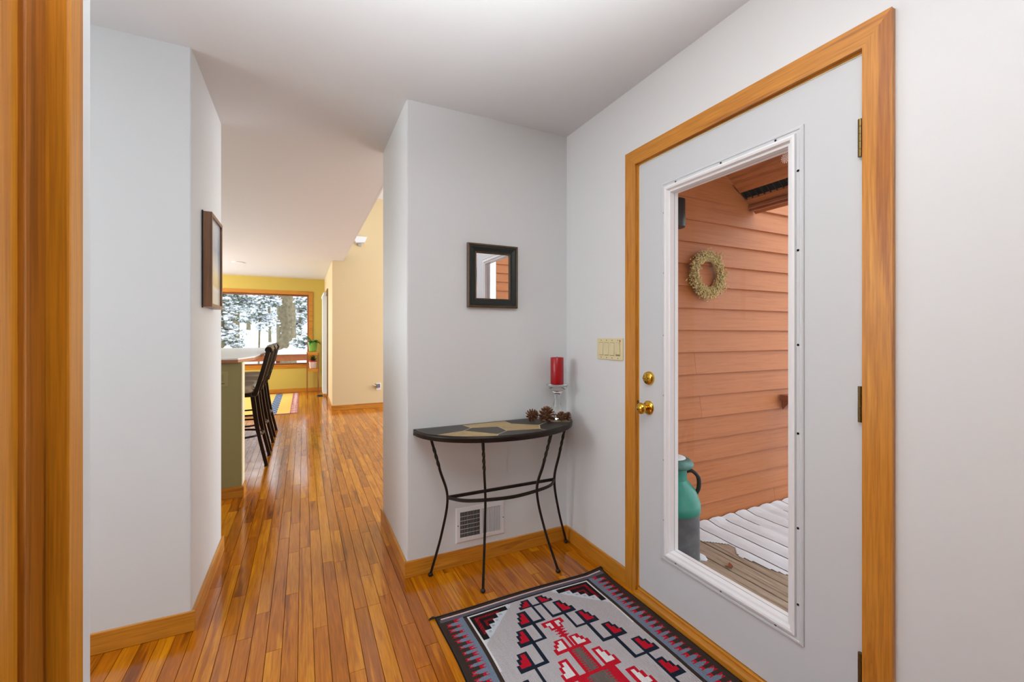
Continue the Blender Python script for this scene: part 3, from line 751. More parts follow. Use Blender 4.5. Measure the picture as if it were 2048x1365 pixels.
# ------------------------------------------------------------------ patterned rug
RX0, RX1, RY0, RY1 = 0.525, 1.4215, 0.32, 1.856
BRN = (62, 50, 44); DK = (30, 26, 28); BLU = (118, 132, 152); NAV = (28, 38, 54); RED = (196, 22, 44); FLD = (190, 184, 188); WHT = (228, 226, 226); PNK = (226, 196, 192); MAR = (128, 22, 30); GRB = (96, 92, 104); GRY = (110, 98, 94); LTB = (206, 214, 222)
YI = [1.735, 1.637, 1.535, 1.42, 1.295, 1.165, 1.03, .89, .75, .61, .47, .33]
def rug_col(x, y):
    d = min(x - RX0, RX1 - x); t = min(RY1 - y, y - RY0)
    if t < .018 or d < .012: return BRN if d >= .004 else DK
    if t < .026: return PNK if d > .02 else BRN
    if t < .046: return GRB
    if d < .112:
        if d < .024: return BRN
        p = .0365; ph = ((RY1 - y - .046) % p) / p; c = (d - .024) / .088
        z = abs(((ph * 2) % 1.0) - .5) * 2
        if ph < .5:
            if c < .52: return BRN
            if c < .60 + .22 * (z): return RED
            return BLU
        if c < .05 + .10 * (1 - z): return BRN
        if c < .12 + .26 * z: return RED
        return BLU
    if t < .053: return DK
    if d < .127: return BRN
    cx_, cy_ = d - .137, t - .062
    if d < .137: return WHT if t < 0.4 else FLD
    if t < .062: return WHT if cx_ < .19 else FLD
    i, j = int(cx_ / .029), int(cy_ / .0265)
    if i + j < 6:
        if i + j < 5 or (i == 0 or j == 0):
            if (.016 < cx_ < .030 and .016 < cy_ < .125) or (.016 < cy_ < .028 and .016 < cx_ < .135): return MAR if (int(cx_ * 400 + cy_ * 400) % 7) else RED
            if (.048 < cx_ < .060 and .046 < cy_ < .085) or (.046 < cy_ < .057 and .048 < cx_ < .095): return MAR
            return DK
    if 5 <= i + j <= 6 and i < 8 and j < 8:
        u, v = (cx_ / .029) % 1, (cy_ / .0265) % 1
        if i + j == 5 and .3 < u < .75 and .3 < v < .75: return (176, 178, 182)
        if i + j == 6 and (u + v > 1.0): return FLD
        return LTB
    yy = y if y > (RY0 + RY1) / 2 - 1 else y
    c0 = .9715
    X = x if x < c0 else 2 * c0 - x
    if abs(y - 1.737) < .005 and X > .95: return NAV
    for k in range(len(YI) - 1):
        xi = .955 - .0555 * min(k, 4); yi = YI[k]; h = .056 if k == 0 else .086
        xn = .955 - .0555 * min(k + 1, 4)
        f = (y - yi) / h
        if 0 <= f <= 1:
            w = .068 if f < .36 else (.055 if f < .7 else .043)
            if xi - w <= X <= xi:
                wi = w - .013 if f < .36 else (.042 if f < .62 else .030)
                if .15 < f < .88 and xi - wi <= X <= xi - .013: return RED
                return NAV
        if xi - .013 <= X <= xi and YI[k + 1] - .007 <= y <= yi: return NAV
        if abs(y - YI[k + 1]) < .007 and xn - .068 <= X <= xi: return NAV
    # red plant in the middle
    if 1.555 < y < 1.616 and X > (.923 if y > 1.582 else .94):
        if (.936 < X < .963 and 1.588 < y < 1.606) or (.950 < X < .963 and 1.566 < y < 1.606): return WHT
        return RED
    if 1.505 < y <= 1.555 and abs(x - .974) < .006 + .022 * abs(((y / .017) % 1.0) - .5) * 2: return RED
    if 1.43 < y <= 1.515 and abs(x - .975) < .0055: return RED
    XJ = [.957, .915, .86, .805, .805, .805, .805]; YJ = [1.437, 1.300, 1.16, 1.02, .88, .74, .60]
    for k in range(len(XJ)):
        xi, yi = XJ[k], YJ[k]; h = .062 if k == 0 else .102; f = (y - yi) / h
        if 0 <= f <= 1:
            w = .066 if f < .4 else (.054 if f < .72 else .043)
            if xi - w <= X <= xi:
                wi = w - .013 if f < .4 else (.040 if f < .66 else .029)
                if .14 < f < .88 and xi - wi <= X <= xi - .013: return WHT
                return RED
        if abs(y - yi) < .0075 and xi - .066 <= X: return RED
    for k in range(len(YJ) - 1):
        if YJ[k + 1] < y <= YJ[k]:
            hw = (.037, .085, .135, .135, .135, .135)[k]; cw_ = hw * .55 + .010 * math.sin(y * 520)
            dx = abs(x - .978)
            if dx < cw_ * .9: return GRY
            if dx < hw: return RED
    return FLD
cell = 0.004
nx = round((RX1 - RX0) / cell); ny = round((RY1 - RY0) / cell)
rg = thing('woven_rug', (RX0 + .45, 1.1, 0), 'red grey and navy woven rug with stepped geometric motifs by the door', 'rug')
vs = []; fs = []; cols = []
def rz(x, y):
    e = min(x - RX0, RX1 - x, RY1 - y, y - RY0)
    z = 0.0052 + 0.0012 * math.sin(x * 7 + y * 3) * min(1, e * 20) + 0.0006 * math.sin(y * 21)
    cc = math.hypot(RX1 - x, RY1 - y)
    if cc < .10: z += (.10 - cc) * .12
    return max(z, .0042)
def rxy(i, j):
    x = RX0 + (RX1 - RX0) * i / nx; y = RY0 + (RY1 - RY0) * j / ny
    wob = 0.004 * math.sin(y * 9.0) * (1 - i / nx)
    return x + wob, y + .004 * math.sin(x * 8)
for j in range(ny + 1):
    for i in range(nx + 1):
        x, y = rxy(i, j); vs.append((x, y, rz(RX0 + (RX1 - RX0) * i / nx, RY0 + (RY1 - RY0) * j / ny)))
for j in range(ny):
    for i in range(nx):
        a = j * (nx + 1) + i
        fs.append((a, a + 1, a + nx + 2, a + nx + 1))
        c = lin(rug_col(RX0 + (RX1 - RX0) * (i + .5) / nx, RY0 + (RY1 - RY0) * (j + .5) / ny))
        cols.append(c)
mb = MB(); mb.add(vs, fs, True)
ring = [j * (nx + 1) for j in range(ny + 1)]; 
def skirt(idx, flip):
    for a, b2 in zip(idx[:-1], idx[1:]):
        A2, B2 = vs[a], vs[b2]
        q = [A2, B2, (B2[0], B2[1], .0004), (A2[0], A2[1], .0004)]
        mb.add(q, [(0, 1, 2, 3) if not flip else (3, 2, 1, 0)]); cols.append(lin(DK))
skirt(ring, False); skirt([j * (nx + 1) + nx for j in range(ny + 1)], True)
skirt(list(range(nx + 1)), True); skirt([ny * (nx + 1) + i for i in range(nx + 1)], False)
wo = mb.build('woven_field', M['rug'], rg)
ca = wo.data.color_attributes.new('weave', 'FLOAT_COLOR', 'CORNER')
buf = []
for p_ in wo.data.polygons:
    buf += list(cols[p_.index]) * p_.loop_total
ca.data.foreach_set('color', buf)
cord = plain('rug_cord_dark', (34, 28, 30), 0.9)
MB().tube([(RX0 + (RX1 - RX0) * i / 40, RY1 + .002 + .004 * math.sin((RX0 + (RX1 - RX0) * i / 40) * 8), rz(RX0 + (RX1 - RX0) * i / 40, RY1)) for i in range(41)], .004, 6).build('edge_cord', cord, rg)
for xx, s_ in ((RX0, -1), (RX1, 1)):
    for k in range(4):
        a = .5 + k * .35
        zz = .006 if s_ < 0 else .016
        MB().tube([(xx, RY1, zz), (xx + s_ * .015 * math.sin(a) * (1 if s_ < 0 else .6), RY1 + .012 * math.cos(a), zz - .001), (xx + s_ * .032 * math.sin(a) * (1 if s_ < 0 else .5), RY1 + .02 * math.cos(a) - .004, .003)], [.003, .0022, .0012], 5).build('corner_tassel', cord, rg)

# ------------------------------------------------------------------ kitchen island
il = thing('kitchen_island', (-1.3, 5.4, 0), 'olive painted breakfast bar with white top and oak edge', 'island')
MB().box(-2.3, -0.4235, 3.90, 4.03, 0.001, 1.039).build('end_panel', M['green'], il)
MB().box(-0.4265, -0.4195, 3.897, 4.031, 0.09, 1.038).build('lit_edge_strip', M['strip'], il)  # ivory strip paints the lit look of the panel's corner edge
MB().box(-2.3, -0.4105, 3.886, 3.899, 0.001, .085).box(-0.4195, -0.4105, 3.899, 4.04, 0.001, .085).build('plinth', M['oakX'], il)
MB().box(-1.45, -0.88, 4.035, 6.75, 0.001, 1.038).build('cabinet_body', M['cab'], il)
yy = 4.05
while yy < 6.72:
    MB().box(-0.88, -0.866, yy, yy + .088, 0.07, 1.036).build('side_plank', M['cab'], il, bevel=0.003)
    yy += .094
top = [(-2.35, 3.865), (-0.445, 3.865), (-0.362, 4.2), (-0.362, 6.85), (-2.35, 6.85)]
MB().prism(top, 1.0605, 1.071).build('worktop', M['counter'], il)
tin = [(-2.35, 3.866), (-0.4455, 3.866), (-0.363, 4.2), (-0.363, 6.849), (-2.35, 6.849)]
MB().prism(tin, 1.0395, 1.060).build('worktop_edge', M['counter_edge'], il)
op = thing('outlet_plate', (-0.555, 3.897, 0.86), 'olive outlet plate on the breakfast bar end', 'outlet')
MB().box(-0.62, -0.515, 3.894, 3.8995, 0.855, 0.972).build('plate', plain('outlet_olive', (170, 160, 108), 0.4), op, bevel=0.002)
MB().box(-0.60, -0.535, 3.8932, 3.894, 0.878, 0.882).build('slot', M['dark'], op)
MB().box(-0.59, -0.54, 3.8928, 3.894, 0.90, 0.95).build('socket', M['green'], op)

# bar stools
def bar_stool(yc, label):
    st = thing('bar_stool', (-0.58, yc, 0), label, 'stool', 'bar stools along the breakfast bar')
    # seat frame and cushion
    def rr_poly(x0, x1, y0, y1, r):
        out = []
        for cx_, cy_, a0 in ((x1 - r, y1 - r, 0), (x0 + r, y1 - r, 90), (x0 + r, y0 + r, 180), (x1 - r, y0 + r, 270)):
            for k in range(6):
                a = math.radians(a0 + 18 * k); out.append((cx_ + r * math.cos(a), cy_ + r * math.sin(a)))
        return out
    MB().prism(rr_poly(-.80, -.40, yc - .205, yc + .205, .06), .665, .70).build('seat_frame', M['stool'], st, bevel=0.004)
    cu = MB()
    lay = [(.0, .702), (.012, .72), (.012, .745), (.0, .765), (-.03, .778), (-.09, .785)]
    rings = [rr_poly(-.80 - o_, -.41 + o_, yc - .20 - o_, yc + .20 + o_, .07) for o_, z in lay]
    n_ = len(rings[0]); vv = [(p[0], p[1], lay[i][1]) for i, r_ in enumerate(rings) for p in r_]
    ff = [(i * n_ + k, i * n_ + (k + 1) % n_, (i + 1) * n_ + (k + 1) % n_, (i + 1) * n_ + k) for i in range(len(rings) - 1) for k in range(n_)]
    ff.append(tuple((len(rings) - 1) * n_ + k for k in range(n_)))
    cu.add(vv, ff, True); cu.build('seat_cushion', M['cushion'], st)
    MB().tube([(-.41, yc - .20, .745), (-.60, yc - .21, .748), (-.79, yc - .2, .745)], .005, 6).build('cushion_piping', M['cushion'], st)
    # legs
    for sx, sy in ((1, -1), (1, 1), (-1, -1), (-1, 1)):
        t_ = (-.43 if sx > 0 else -.76, yc + sy * .165, .68); f_ = (-.313 if sx > 0 else -.855, yc + sy * .197, .008)
        m_ = ((t_[0] * .5 + f_[0] * .5) - sx * .016, (t_[1] + f_[1]) / 2, .36)
        lg = MB().tube(smooth_path([t_, m_, f_], 6), [.026] * 3 + [.025] * 4 + [.021] * 6, 4, smooth=False).build('leg', M['stool'], st)
        MB().lathe([(.02, .0), (.02, .006), (.012, .01)], (f_[0], f_[1], .0005), 'z', 12).build('glide', M['stool'], lg)
    # foot ring
    pts = [(-.585 + .235 * math.cos(a), yc + .215 * math.sin(a), .285) for a in [2 * math.pi * k / 28 for k in range(29)]]
    MB().tube(pts, .010, 8, cap=False).build('foot_ring', M['stool'], st)
    # back: two curved posts, top rail, slats
    def bp(z, y):
        return Vector((-.405 + (z - .69) * .19 + .03 * math.sin((z - .69) * 3.3), y, z))
    for sy in (-1, 1):
        MB().tube([bp(.675 + .425 * k / 8, yc + sy * (.185 - .012 * k / 8)) for k in range(9)], .026, 4, smooth=False).build('back_post', M['stool'], st)
    tr_ = MB()
    cs = [bp(1.105 + .018 * (1 - (k / 5 - 1) ** 2), yc - .185 + .037 * k) for k in range(11)]
    tr_.tube(cs, .032, 8).build('top_rail', M['stool'], st)
    MB().tube([bp(.80, yc - .18), bp(.795, yc), bp(.80, yc + .18)], .012, 6).build('lower_rail', M['stool'], st)
    for k in range(4):
        o_ = -.105 + .07 * k
        MB().tube([bp(.80 + .30 * i / 6, yc + o_ + (.018 * math.sin(math.pi * i / 6)) * (1 if k < 2 else -1)) for i in range(7)], .013, 6).build('slat', M['stool'], st)
bar_stool(4.91, 'dark metal bar stool with taupe cushion, nearest the passage')
bar_stool(5.50, 'dark metal bar stool with taupe cushion, middle of three')
bar_stool(6.20, 'dark metal bar stool with taupe cushion, farthest toward window')

# ------------------------------------------------------------------ kitchen rug
kr = thing('kitchen_rug', (-.45, 8.9, 0), 'yellow flat woven rug with blue stripe and red border', 'rug')
kx0, kx1, ky0, ky1 = -1.3, -0.075, 7.62, 10.3
vs = []; fs = []; cols = []
nx2, ny2 = 98, 90
for j in range(ny2 + 1):
    for i in range(nx2 + 1):
        vs.append((kx0 + (kx1 - kx0) * i / nx2, ky0 + (ky1 - ky0) * j / ny2, .005))
for j in range(ny2):
    for i in range(nx2):
        a = j * (nx2 + 1) + i; fs.append((a, a + 1, a + nx2 + 2, a + nx2 + 1))
        x = kx1 - (kx0 + (kx1 - kx0) * (i + .5) / nx2); y = (ky1 - ky0) * (j + .5) / ny2
        if y < .05 or y > (ky1 - ky0) - .05: c = (150, 40, 40)
        elif x < .11: c = (170, 40, 52) if abs(((y / .12) % 1) - .5) * .2 + abs(x - .055) > .075 else (226, 200, 190)
        elif .30 < x < .42: c = (84, 104, 140) if (int(y / .06) + int(x / .03)) % 4 else (170, 176, 186)
        else: c = (232, 196, 104)
        cols.append(lin(c))
mb = MB(); mb.add(vs, fs)
wo = mb.build('woven_field', M['rug'], kr)
ca = wo.data.color_attributes.new('weave', 'FLOAT_COLOR', 'CORNER'); buf = []
for p_ in wo.data.polygons: buf += list(cols[p_.index]) * p_.loop_total
ca.data.foreach_set('color', buf)
fr = MB()
for k in range(120):
    x = kx0 + (kx1 - kx0) * (k + .5) / 120
    for y_, s_ in ((ky0, -1), (ky1, 1)):
        fr.box(x - .002, x + .002, min(y_, y_ + s_ * .03), max(y_, y_ + s_ * .03), .0005, .004)
fo = fr.build('fringe', plain('rug_fringe', (196, 170, 150), .9), kr); fo['kind'] = 'stuff'

# ------------------------------------------------------------------ kitchen window
wn = thing('window_1', (-1.25, YF, 0.5), 'large picture window with oak casing on yellow wall', 'window', kind='structure')
wmap = lambda u, v, h: (u, YF - h, v)
for s in frame_sides((WX0 - .075, WX1 + .075, WZ0 - .075, WZ1 + .075), [(0, 0), (0, .018), (.075, .018), (.075, -.10)], wmap): s.build('casing', M['oakX'], wn)
for s in frame_sides((WX0, WX1, WZ0, WZ1), [(0, -.08), (.03, -.08), (.03, -.11)], wmap): s.build('sash', M['fascia'], wn)
MB().box(WX0 - .08, WX1 + .08, YF - .03, YF + .10, WZ0 - .022, WZ0).build('sill', M['oakX'], wn)
MB().add([(WX0, YF + .10, WZ0), (WX1, YF + .10, WZ0), (WX1, YF + .10, WZ1), (WX0, YF + .10, WZ1)], [(0, 1, 2, 3)]).build('glass_pane', M['pane'], wn)

# patio door with vertical blinds
pd = thing('door_3', (SX, 9.6, 0), 'patio door with oak casing beside far corner', 'door', kind='structure')
smap = lambda u, v, h: (SX - h, u, v)
for s in frame_sides((OY0 - .07, OY1 + .07, 0.001, OZ + .07), [(0, 0), (0, .018), (.07, .018), (.07, -.11)], smap)[1:]: s.build('casing', M['walnut'], pd)
for s in frame_sides((OY0, OY1, 0.005, OZ), [(0, -.05), (.06, -.05), (.06, -.09)], smap): s.build('sash', M['white'], pd)
MB().add([(SX + .07, OY0, .005), (SX + .07, OY1, .005), (SX + .07, OY1, OZ), (SX + .07, OY0, OZ)], [(0, 1, 2, 3)]).build('glass_pane', M['pane'], pd)
vb = thing('vertical_blind', (.37, 9.75, 0.03), 'white vertical blinds drawn aside at patio door', 'blind')
MB().box(.36, .41, 9.1, 10.25, 2.02, 2.07).build('head_rail', M['blind'], vb)
for k in range(9):
    y = 9.3 + k * .05
    MB().box(.352, .425, y, y + .004, .075, 2.02).build('slat', M['blind'], vb, bevel=.001)

# plant stand and plants
sx0, sx1, sy0, sy1 = 0.07, 0.31, 10.12, 10.36
ps = thing('plant_stand', (.19, 10.24, 0), 'slim two tier oak plant stand in the far corner', 'plant stand')
for px_ in (sx0, sx1 - .022):
    for py_ in (sy0, sy1 - .022):
        MB().box(px_, px_ + .022, py_, py_ + .022, .001, .86).build('leg', M['cab'], ps)
stm = M['oakX']
for z in (.86, .50):
    e_ = 0 if z > .8 else .023
    MB().box(sx0 + e_, sx1 - e_, sy0, sy1, z, z + .018).build('shelf', stm, ps)
for z in (.815, .455): 
    MB().box(sx0 + .023, sx1 - .023, sy0 + .002, sy0 + .016, z, z + .044).build('rail', stm, ps)
def leaf(mb, base, az, el, ln, w, droop):
    pts = []; n_ = 5
    for i in range(n_ + 1):
        t = i / n_; e = el - droop * t
        pts.append((t, e))
    p = Vector(base); L_ = []
    for i in range(n_ + 1):
        t, e = pts[i]; ww = w * math.sin(math.pi * min(.98, .1 + .88 * t)) * .5
        side = Vector((-math.sin(az), math.cos(az), 0))
        L_.append((p + side * ww, p - Vector((0, 0, ww * .25)), p - side * ww))
        p = p + Vector((math.cos(az) * math.cos(e), math.sin(az) * math.cos(e), math.sin(e))) * (ln / n_)
    vv = [q for tri in L_ for q in tri]; ff = []
    for i in range(n_):
        for k in range(2): ff.append((i * 3 + k, i * 3 + k + 1, (i + 1) * 3 + k + 1, (i + 1) * 3 + k))
    mb.add(vv, ff, True)
rl = random.Random(11)
pp = thing('potted_plant', (.19, 10.24, .8795), 'leafy plant in green glazed pot on top of the stand', 'plant')
MB().lathe([(.0, 0), (.062, 0), (.075, .03), (.092, .185), (.098, .19), (.098, .205), (.088, .205), (.084, .17), (.0, .17)], (.19, 10.24, .8795), 'z', 28).build('pot', M['potg'], pp)
MB().lathe([(.0, .172), (.084, .171)], (.19, 10.24, .8795), 'z', 20).build('soil', M['soil'], pp)
for k in range(26):
    az = rl.uniform(0, 6.28); kf = .55 if (math.sin(az) > .1 or math.cos(az) > .5) else 1.0
    lm = MB(); leaf(lm, (.19 + rl.uniform(-.04, .04), 10.23 + rl.uniform(-.04, .03), 1.05), az, rl.uniform(.6, 1.4), kf * rl.uniform(.22, .34), .075, rl.uniform(1.0, 2.0))
    lm.build('leaf', M['leaf'], pp)
p2 = thing('potted_succulent', (.19, 10.24, .5195), 'dark spiky plant in pale pink pot on lower shelf', 'plant')
MB().lathe([(.0, 0), (.06, 0), (.065, .01), (.075, .13), (.078, .14), (.068, .14), (.0, .125)], (.19, 10.24, .5195), 'z', 24).build('pot', M['potp'], p2)
MB().lathe([(.06, .1405), (.078, .142), (.074, .165), (.03, .17)], (.19, 10.24, .5195), 'z', 18).build('red_wrap', M['redrib'], p2)
for k in range(34):
    lm = MB(); leaf(lm, (.19 + rl.uniform(-.02, .02), 10.24 + rl.uniform(-.02, .02), .66), rl.uniform(0, 6.28), rl.uniform(.2, 1.5), rl.uniform(.09, .15), .03, rl.uniform(0, .6))
    lm.build('leaf', M['leafd'], p2)

# floor register, outlet, sconce, recessed light
fg = thing('floor_register', (.31, 9.6, 0), 'small dark floor register near the patio door', 'vent')
MB().box(.25, .37, 9.45, 9.75, .0005, .004).build('frame', plain('register_grey', (90, 84, 76), .5, .3), fg)
for k in range(9): MB().box(.265, .355, 9.475 + k * .03, 9.487 + k * .03, .004, .006).build('slat', M['dark'], fg)
ol = thing('wall_outlet', (1.165, 7.648, .30), 'white wall outlet with plug in night light', 'outlet')
MB().box(1.125, 1.205, 7.642, 7.6495, .30, .42).build('plate', M['white'], ol, bevel=.002)
MB().box(1.125, 1.185, 7.595, 7.642, .345, .405).build('plug_adapter', plain('grey_plastic', (120, 120, 118), .5), ol, bevel=.004)
MB().tube([(1.135, 7.61, .38), (1.10, 7.60, .385), (1.07, 7.605, .40)], .005, 6).build('cord', M['white'], ol)
wsn = thing('wall_sconce', (.85, 7.645, 2.78), 'white sconce high on the cream wall', 'light')
MB().prism([(.735, 2.88), (.965, 2.88), (.93, 2.79), (.79, 2.775)], 0.001, .12, lambda u, v, h: (u, 7.65 - h, v)).build('shade', M['white'], wsn, bevel=.004)
MB().box(.83, .88, 7.615, 7.6495, 2.74, 2.776).build('bracket', plain('sconce_metal', (170, 170, 172), .3, .8), wsn)
rl_ = thing('recessed_light', (-.98, 8.55, CE), 'round recessed light in the kitchen ceiling', 'light')
MB().lathe([(.075, -.0005), (.095, -.0005), (.098, -.004), (.092, -.008), (.075, -.009)], (-.98, 8.55, CE), 'z', 28).build('trim_ring', M['white'], rl_)
MB().lathe([(.0, -.002), (.0745, -.0021)], (-.98, 8.55, CE), 'z', 20).build('lens', plain('lamp_lens', (200, 200, 196), .4), rl_)

# ------------------------------------------------------------------ porch
YS = 2.372      # siding face plane
DKZ = -0.205    # deck surface
wp = struct('wall_porch', MB().box(1.6, 4.7, 2.375, 2.3895, -0.6, 3.7), M['dark'], 'terracotta lap siding wall of the porch', 'wall')
rs = random.Random(5)
expo = 0.168
z = DKZ - 0.02; k = 0
while z < 3.5:
    cuts = [1.6, 4.6]
    if k == 5: cuts = [1.6, 2.76, 4.6]
    elif k == 7: cuts = [1.6, 2.70, 4.6]
    elif k == 0: cuts = [1.6, 3.66, 4.6]
    elif k % 3 == 1: cuts = [1.6, rs.uniform(3.9, 4.3), 4.6]
    for a, b2 in zip(cuts[:-1], cuts[1:]):
        a += .001; b2 -= .001
        zt = z + expo + .02
        v_ = [(a, YS - .027, z), (b2, YS - .027, z), (b2, YS - .002, zt), (a, YS - .002, zt), (a, YS + .003, z), (b2, YS + .003, z), (b2, YS + .003, zt), (a, YS + .003, zt)]
        MB().add(v_, [(0, 1, 2, 3), (5, 4, 7, 6), (4, 5, 1, 0), (3, 2, 6, 7), (4, 0, 3, 7), (1, 5, 6, 2)]).build('siding_board', M['siding'], wp)
    z += expo; k += 1
# house outside face by the door and the neighbouring wing seen in the mirror
mb = MB()
for k in range(24):
    zz = -0.6 + k * expo
    mb.add([(3.3, -3.02, zz), (7.5, -3.02, zz), (7.5, -3.04, zz + expo), (3.3, -3.04, zz + expo), (3.3, -3.06, zz), (7.5, -3.06, zz)], [(3, 2, 1, 0), (4, 0, 1, 5)])
mb.prism([(3.3, -3.05), (5.2, -6), (7.5, -6), (7.5, -3.05)], -.6, 3.4)
struct('wall_neighbour', mb, M['siding'], 'terracotta sided wing across the porch', 'wall')
# deck
dk = struct('floor_porch', MB().box(1.62, 4.6, -1.6, 2.34, DKZ - .2, DKZ - .03), M['dark'], 'weathered grey porch deck', 'deck')
xs = 1.63; ed = []
while xs < 4.5:
    MB().box(xs, xs + .142, -1.55, 2.35 - .004, DKZ - .028, DKZ).build('deck_board', M['deck'], dk, bevel=.003)
    ed.append((xs, xs + .142)); xs += .1495
# snow lying on the outer boards
rs2 = random.Random(4)
sn = MB()
def wav(x, y):
    return math.sin(x * 9.1 + 2.3 * math.sin(y * 4.7)) * .5 + math.sin(y * 13.0 + 1.7 * math.sin(x * 11)) * .3 + math.sin(x * 31 + y * 23) * .2
cols_x = []
for (a, b2) in ed:
    if b2 < 2.3 or a > 4.3: continue
    for q in range(11): cols_x.append((a + .001 + (b2 - a - .002) * q / 10, q))
gs = .0125; sy_n = int((2.338 + .6) / gs)
hgt = {}
for i, (x, q) in enumerate(cols_x):
    for j in range(sy_n + 1):
        y = 2.338 - j * gs
        lim = 2.60 + .055 * wav(x * .6, y * 1.3) - (.16 * max(0, min(1, (y - 2.02) / .2)))
        d_ = x - lim
        if d_ > 0:
            e_ = min(q, 10 - q) / 3.0
            hgt[(i, j)] = (x, y, DKZ + .0015 + min(.02, d_ * .16 + .003) * (.75 + .25 * wav(x * 2, y * 2)) * min(1, .35 + e_ * .65) + .03 * max(0, (y - 2.26)) / .08 * .5)
idx = {}; vs_ = []
for k_, p_ in hgt.items(): idx[k_] = len(vs_); vs_.append(p_)
fs_ = []
for (i, j) in hgt:
    if (i + 1, j) in idx and (i, j + 1) in idx and (i + 1, j + 1) in idx:
        x, q = cols_x[i]; y = 2.338 - j * gs
        if q == 10 and wav(y * .9, x * 2.0) < .55 - .5 * max(0, x - 2.9): continue      # open joint between boards
        fs_.append((idx[(i, j)], idx[(i, j + 1)], idx[(i + 1, j + 1)], idx[(i + 1, j)]))
sn.add(vs_, fs_, True)
for (cx_, cy_, r1, r2, h_) in ((2.215, 1.80, .035, .07, .012), (2.12, 1.66, .03, .09, .010), (2.52, 1.44, .05, .018, .010), (2.33, 2.02, .05, .07, .012)):
    sn.blob((cx_, cy_, DKZ + .002), (r1, r2, h_), 12, 6, .12)
so = sn.build('deck_snow', M['snow']); tag(so, 'thin crusted snow lying on the outer deck boards', 'snow', kind='stuff')
# fallen leaves
lfl = [(2.17, 1.06, .05, 'curled brown dry leaf on the deck near the door'), (2.04, 1.10, .035, 'small reddish dry leaf beside the larger leaf'), (2.05, 1.42, .025, 'tiny dry leaf scrap at the glass edge'), (2.40, 1.83, .03, 'dry leaf scrap next to the milk can')]
for (lx, ly, ls, lb) in lfl:
    lm = MB(); a = rs2.uniform(0, 6.28)
    vv = []
    for j in range(5):
        for i in range(3):
            u = (j / 4 - .5) * 2 * ls; w_ = ls * .55 * math.sin(math.pi * (j + .6) / 5.2) * (i - 1)
            vv.append((lx + u * math.cos(a) - w_ * math.sin(a), ly + u * math.sin(a) + w_ * math.cos(a), DKZ + .003 + .012 * abs(i - 1) + .008 * abs(j / 4 - .5)))
    lm.add(vv, [(j * 3 + i, j * 3 + i + 1, j * 3 + i + 4, j * 3 + i + 3) for j in range(4) for i in range(2)], True)
    tag(lm.build('dry_leaf', M['leafdry']), lb, 'leaf', 'dry leaves on the porch deck')
# sloping eave: soffit, vent strip, fascia
ev = thing('porch_eave', (3.2, 0.4, 2.3), 'brown sloping eave with dark vent strip over the porch', 'eave', kind='structure')
ez = lambda X: 2.492 - .75 * (X - 3.09)
def slab(x0, x1, y0, y1, m, nm, th_=.02, lift=0.0):
    v_ = [(x0, y0, ez(x0) + lift), (x1, y0, ez(x1) + lift), (x1, y1, ez(x1) + lift), (x0, y1, ez(x0) + lift)]
    v2 = [(p[0], p[1], p[2] + th_) for p in v_]
    return MB().add(v_ + v2, [(0, 3, 2, 1), (4, 5, 6, 7), (0, 1, 5, 4), (1, 2, 6, 5), (2, 3, 7, 6), (3, 0, 4, 7)]).build(nm, m, ev)
slab(1.6, 3.205, -1.6, 2.352, M['soffit'], 'soffit_panel')
slab(3.275, 3.40, -1.6, 2.352, M['soffit'], 'soffit_panel')
vs_o = slab(3.2, 3.28, -1.6, 2.352, M['black'], 'vent_recess', .02, .02)
for k in range(40):
    y = 2.34 - k * .05
    slab(3.206, 3.274, y - .006, y, M['lampblk'], 'vent_louvre', .01, .004)
MB().box(3.335, 3.365, -1.6, 2.352, 2.275, 2.47).build('fascia_board', M['fascia'], ev)
MB().box(3.30, 3.335, -1.6, 2.352, 2.292, 2.312).build('fascia_trim', M['fascia'], ev)
slab(1.6, 3.33, -1.7, 2.36, M['dark'], 'roof_deck', .04, .045)
# porch wall light
wl_ = thing('porch_light', (2.395, 2.29, 2.02), 'dark cylinder down light on the porch siding', 'light')
MB().lathe([(.062, .0), (.066, .0), (.068, .004), (.068, .195), (.06, .2), (.0, .2)], (2.402, 2.27, 2.02), 'z', 28).build('shade', M['lampblk'], wl_)
MB().box(2.35, 2.45, 2.335, 2.352, 2.07, 2.17).build('wall_plate', M['lampblk'], wl_)
MB().lathe([(.0, .03), (.05, .0301)], (2.402, 2.27, 2.02), 'z', 20).build('bulb', M['white'], wl_)
# railing end
ra = thing('porch_railing', (3.8, 0.5, DKZ), 'stained wooden porch railing meeting the siding', 'railing')
MB().box(3.70, 3.84, -1.5, 2.34, .69, .735).build('top_rail', M['rail'], ra, bevel=.004)
MB().prism([(2.34, .688), (2.26, .688), (2.34, .60)], 3.74, 3.80, lambda u, v, h: (h, u, v)).build('wall_bracket', M['rail'], ra)
MB().box(3.74, 3.80, -1.5, 2.15, .0, .04).build('bottom_rail', M['rail'], ra)
for k in range(20):
    MB().box(3.755, 3.785, 2.1 - k * .18, 2.13 - k * .18, .04, .69).build('baluster', M['rail'], ra)

